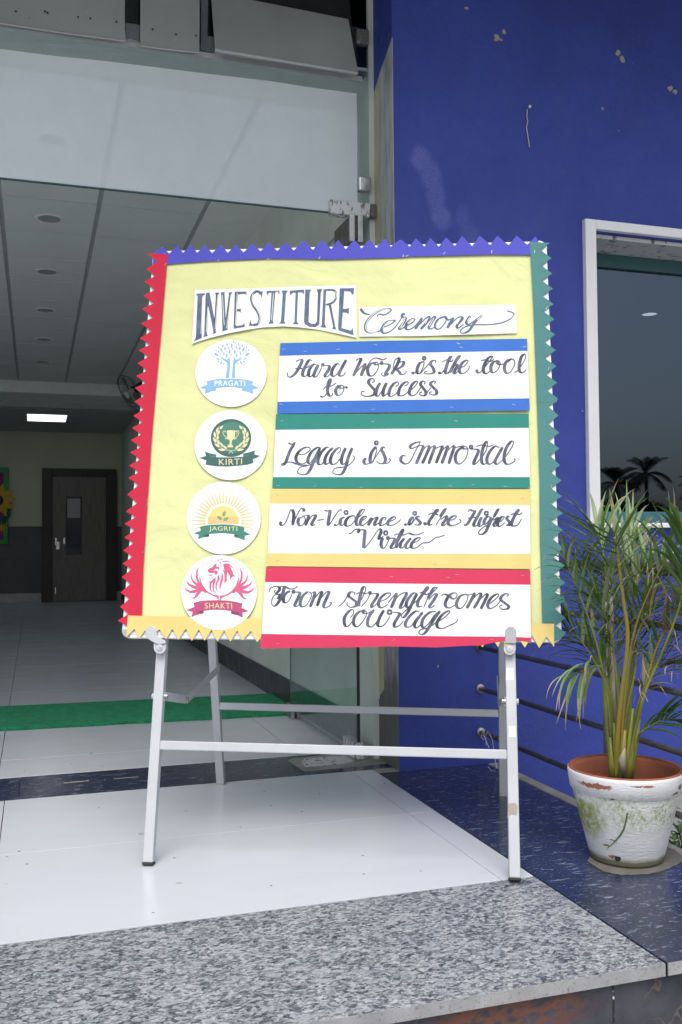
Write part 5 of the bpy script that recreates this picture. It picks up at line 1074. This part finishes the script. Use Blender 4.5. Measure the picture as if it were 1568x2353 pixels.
frond([(505,1702),(520,1350),(570,950),(645,720),(745,520),(840,390)], D0, 3.05, .008, .5, .17, 12, .55, (0, 1, 2), 1.1, .010, 45, stemm=5)
frond([(545,1702),(600,1400),(655,1150),(720,950),(800,840),(900,760)], D0, 3.1, .010, .45, .17, 11, .8, (0, 3, 1), 1.5, .010, 50, stemm=5)
frond([(455,1702),(430,1400),(415,1180),(395,1090),(320,1100),(235,1150)], D0, 2.98, .007, .62, .145, 7, .5, (2, 0), 2.4, .008, 45)
frond([(570,1702),(600,1500),(630,1445),(720,1390),(790,1375),(850,1390)], D0, 3.0, .007, .4, .17, 7, .12, (0, 1), .9, .016, 30)
frond([(520,1702),(550,1250),(620,800),(700,640),(760,560),(860,560)], D0, 3.3, .007, .5, .15, 10, .6, (2, 1, 3), 1.4, .009, 50)
frond([(480,1702),(470,1300),(390,900),(330,760),(300,600),(290,480)], D0, 3.35, .007, .5, .17, 10, .4, (2, 1), .9, .010, 45)
frond([(540,1702),(620,1300),(740,1000),(830,760),(850,560),(845,330)], D0, 2.95, .008, .62, .16, 8, .3, (0, 1), .8, .018, 35)
frond([(480,1702),(520,1380),(560,1060),(620,860),(690,800),(760,800)], D0, 3.1, .007, .5, .13, 9, .9, (3, 3, 0), 1.6, .008, 60, stemm=5)
frond([(470,1702),(440,1300),(400,1130),(300,960),(240,900),(205,880)], D0, 3.2, .007, .6, .15, 9, .25, (1, 0, 2), .8, .012, 40)
for q in (([(480,1702),(500,1400),(480,1100),(450,900),(400,760),(350,700)], 3.12, (0,1,2)), ([(520,1702),(530,1400),(580,1150),(610,950),(640,820),(690,740)], 3.16, (0,1,0)),
          ([(500,1702),(490,1350),(500,1050),(490,850),(470,700),(450,560)], 3.25, (1,0,2)), ([(510,1702),(540,1300),(560,1000),(575,820),(600,640),(650,500)], 3.22, (2,1,0)),
          ([(530,1702),(570,1450),(620,1250),(680,1130),(730,1080),(780,1060)], 3.14, (0,2,3)), ([(470,1702),(460,1400),(440,1200),(400,1080),(350,1000),(310,960)], 3.24, (1,2,0))):
    frond(q[0], D0, q[1], .007, .45, .15, 10, .3, q[2], .8, .011, 38)
# the big leading frond, leaflets as in the photograph
P = [pp6(x, y, d) for x, y, d in ((478, 1702, D0), (500, 1350, 3.14), (545, 950, 3.08), (522, 720, 3.05), (487, 450, 3.02), (474, 375, 3.0))]
Q = bez(P, 10); lead = MB().tube(Q, [.009 * (1 - .6 * i / (len(Q) - 1)) for i in range(len(Q))], 8).build('frond', [M['stem_yellow']], palm, smooth=True)
mb = MB()
for (x0, y0, x1, y1, m, wd) in ((474,378,120,238,0,.016),(478,395,68,292,1,.015),(480,410,80,360,0,.015),(482,425,150,250,1,.014),(485,440,110,395,0,.012),(486,450,175,265,2,.012),(488,465,190,420,0,.011),(492,490,210,440,2,.010),
      (496,520,230,455,2,.010),(500,545,250,490,0,.009),(474,372,378,262,1,.016),(474,372,555,185,0,.020),(480,400,670,125,0,.022),(485,430,655,150,1,.018),(490,470,640,330,2,.011),(495,500,700,300,2,.010),(500,530,690,400,2,.010),
      (505,560,740,330,2,.009),(510,590,330,640,2,.009),(515,620,290,560,2,.009),(520,650,700,480,1,.009),(525,690,360,720,2,.008),(474,372,470,225,2,.012),(500,550,350,560,1,.010),(515,640,640,600,1,.010),(490,470,320,470,1,.010)):
    a, b = pp6(x0, y0, 3.01), pp6(x1, y1, 3.01 - random.uniform(-.02, .12)); leaflet(mb, a, b - a + Vector((0, 0, .03)), (b - a).length * 1.02, wd, m, .12, dry=(.12 if random.random() < .5 else 0))
mb.build('leaflets', LM, lead, smooth=True, fix=False)
# thick sheathed bases and a dead stalk
for (x, x2, y2, r_, mm) in ((462, 445, 1480, .012, 'stem_green'), (488, 470, 1400, .010, 'stem_green'), (510, 530, 1440, .012, 'stem_yellow'), (545, 590, 1440, .012, 'stem_yellow'), (560, 610, 1380, .010, 'stem_green'), (500, 500, 1300, .009, 'stem_yellow'), (530, 575, 1320, .010, 'stem_green')):
    a, b = pp6(x, 1725, 3.19), pp6(x2, y2, 3.17); MB().tube([a, a.lerp(b, .4), b], [r_, r_ * .9, r_ * .5], 9).build('stem', M[mm], palm, smooth=True)
a, b, c_ = pp6(500, 1710, 3.2), pp6(468, 1200, 3.21), pp6(455, 700, 3.22); MB().tube([a, b, c_], [.010, .008, .006], 8).build('dead_stalk', M['dead_stalk'], palm, smooth=True)
MB().tube([pp6(525, 1705, 3.1), pp6(515, 1600, 3.08), pp6(530, 1540, 3.07)], [.008, .012, .002], 7).build('dead_stalk', M['dead_stalk'], palm, smooth=True)
mb = MB()
for k in range(46):      # dry curled wisps among the fronds
    x, y = random.choice([(420, 210), (560, 200), (640, 280), (690, 540), (770, 700), (700, 950), (640, 1000), (740, 1080), (620, 1150), (250, 1120), (200, 600), (560, 600), (690, 1250)]); x += random.uniform(-70, 70); y += random.uniform(-50, 50)
    p = pp6(x, y, random.uniform(3.0, 3.25)); d = Vector((random.uniform(-1, 1), random.uniform(-1, 1), random.uniform(-.2, 1)))
    leaflet(mb, p, d, random.uniform(.04, .12), .0035, 3, random.uniform(1, 4), curl=random.uniform(-5, 5))
tag(mb.build('dry_wisps', LM, palm, smooth=True, fix=False), kind='stuff')
# small bush beyond the edge
bu = thing('leafy_shrub', 'small glossy green shrub on the lower ground right of the pot', 'shrub', (2.35, 3.0, -.25))
mb = MB(); bc = dp(1575, 1925, 3.75)
for k in range(170):
    p = bc + Vector((random.gauss(0, .07), random.gauss(0, .07), random.gauss(-.02, .07)))
    d = Vector((random.uniform(-1, 1), random.uniform(-1, .4), random.uniform(-.1, 1))); leaflet(mb, p, d, random.uniform(.04, .065), .021, random.choice((0, 1, 0)), .8)
mb.build('leaves', [M['bush'], M['leaf_dark']] + LM[2:], bu, smooth=True, fix=False)
for k in range(5):
    MB().tube([(bc.x + random.uniform(-.05, .05), bc.y + random.uniform(-.05, .05), -.25), bc + Vector((random.uniform(-.1, .1), random.uniform(-.1, .1), .05))], [.006, .003], 6).build('twig', M['bark'], bu)
rr_ = random.Random(3)

# ------------------------------------------------------------------ trees behind the viewer, mirrored in the window
def mirror(u, v, Y=-90): p = yp(u, v, 2 * (YF + .265) - Y); return Vector((p.x, Y, p.z))
def palm_tree(c, size, label):
    t = thing('palm_tree', label, 'tree', (c.x, c.y, -.45), 'palm trees across the grounds')
    MB().tube([(c.x, c.y, -.45), (c.x + .2, c.y, c.z * .5), c], [.32, .24, .2], 10).build('trunk', M['bark'], t)
    mb = MB()
    for k in range(22):
        a = 6.283 * k / 22 + random.uniform(-.1, .1); el = random.choice((.1, .5, .9, 1.2)) ; d = Vector((math.cos(a) * math.cos(el), math.sin(a) * math.cos(el), math.sin(el)))
        q = Vector(c); dd = nrm(d); n = 16
        for i in range(n):
            sd_ = nrm(dd.cross(Vector((0, 0, 1)))); 
            for s in (1, -1):
                e = q + (sd_ * s * .8 + dd * .5 + Vector((0, 0, -.45))) * (size * .32 * math.sin(math.pi * (i + 1.5) / (n + 2)))
                mb.add([q, q + dd * size * .06, e], [(0, 1, 2)])
            q = q + dd * size / n; dd = nrm(dd + Vector((0, 0, -.12)))
    mb.build('crown', M['far_leaf'], t, fix=False)
palm_tree(mirror(1484, 1090), 3.7, 'distant coconut palm mirrored in the window glass, tallest of the mirrored palms')
palm_tree(mirror(1415, 1112), 3.6, 'distant coconut palm mirrored in the window glass, beside its left edge')
palm_tree(mirror(1600, 1120), 2.8, 'distant coconut palm mirrored in the window glass, beside the right end of the photo')
def bush_tree(c, w_, h_, label):
    t = thing('broadleaf_tree', label, 'tree', (c.x, c.y, -.45), 'broad trees across the grounds')
    MB().tube([(c.x, c.y, -.45), (c.x, c.y, h_ * .5)], [.25, .15], 8).build('trunk', M['bark'], t)
    mb = MB()
    for k in range(1500):
        a = random.uniform(0, 6.283); r_ = math.sqrt(random.random()); z = random.uniform(-1, 1)
        p = Vector((c.x + w_ * r_ * math.cos(a) * math.sqrt(1 - z*z*.8), c.y + w_ * r_ * math.sin(a) * .6, h_ * .55 + z * h_ * .45 * math.sqrt(1 - .5 * r_)))
        v = [p + Vector((random.uniform(-.35, .35), random.uniform(-.35, .35), random.uniform(-.35, .35))) for _ in range(3)]
        mb.add(v, [(0, 1, 2)])
    mb.build('crown', M['far_leaf'], t, fix=False)
for k, (u, w_, h_) in enumerate(((1395, 3.6, 6.2), (1440, 3.4, 5.6), (1490, 3.6, 6.0), (1340, 4, 6.2), (1525, 3.0, 3.6))):
    bush_tree(mirror(u, 1150), w_, h_, 'dark rounded tree mirrored low in the window glass, %s from the left' % ['second', 'third', 'fourth', 'first', 'fifth'][k])
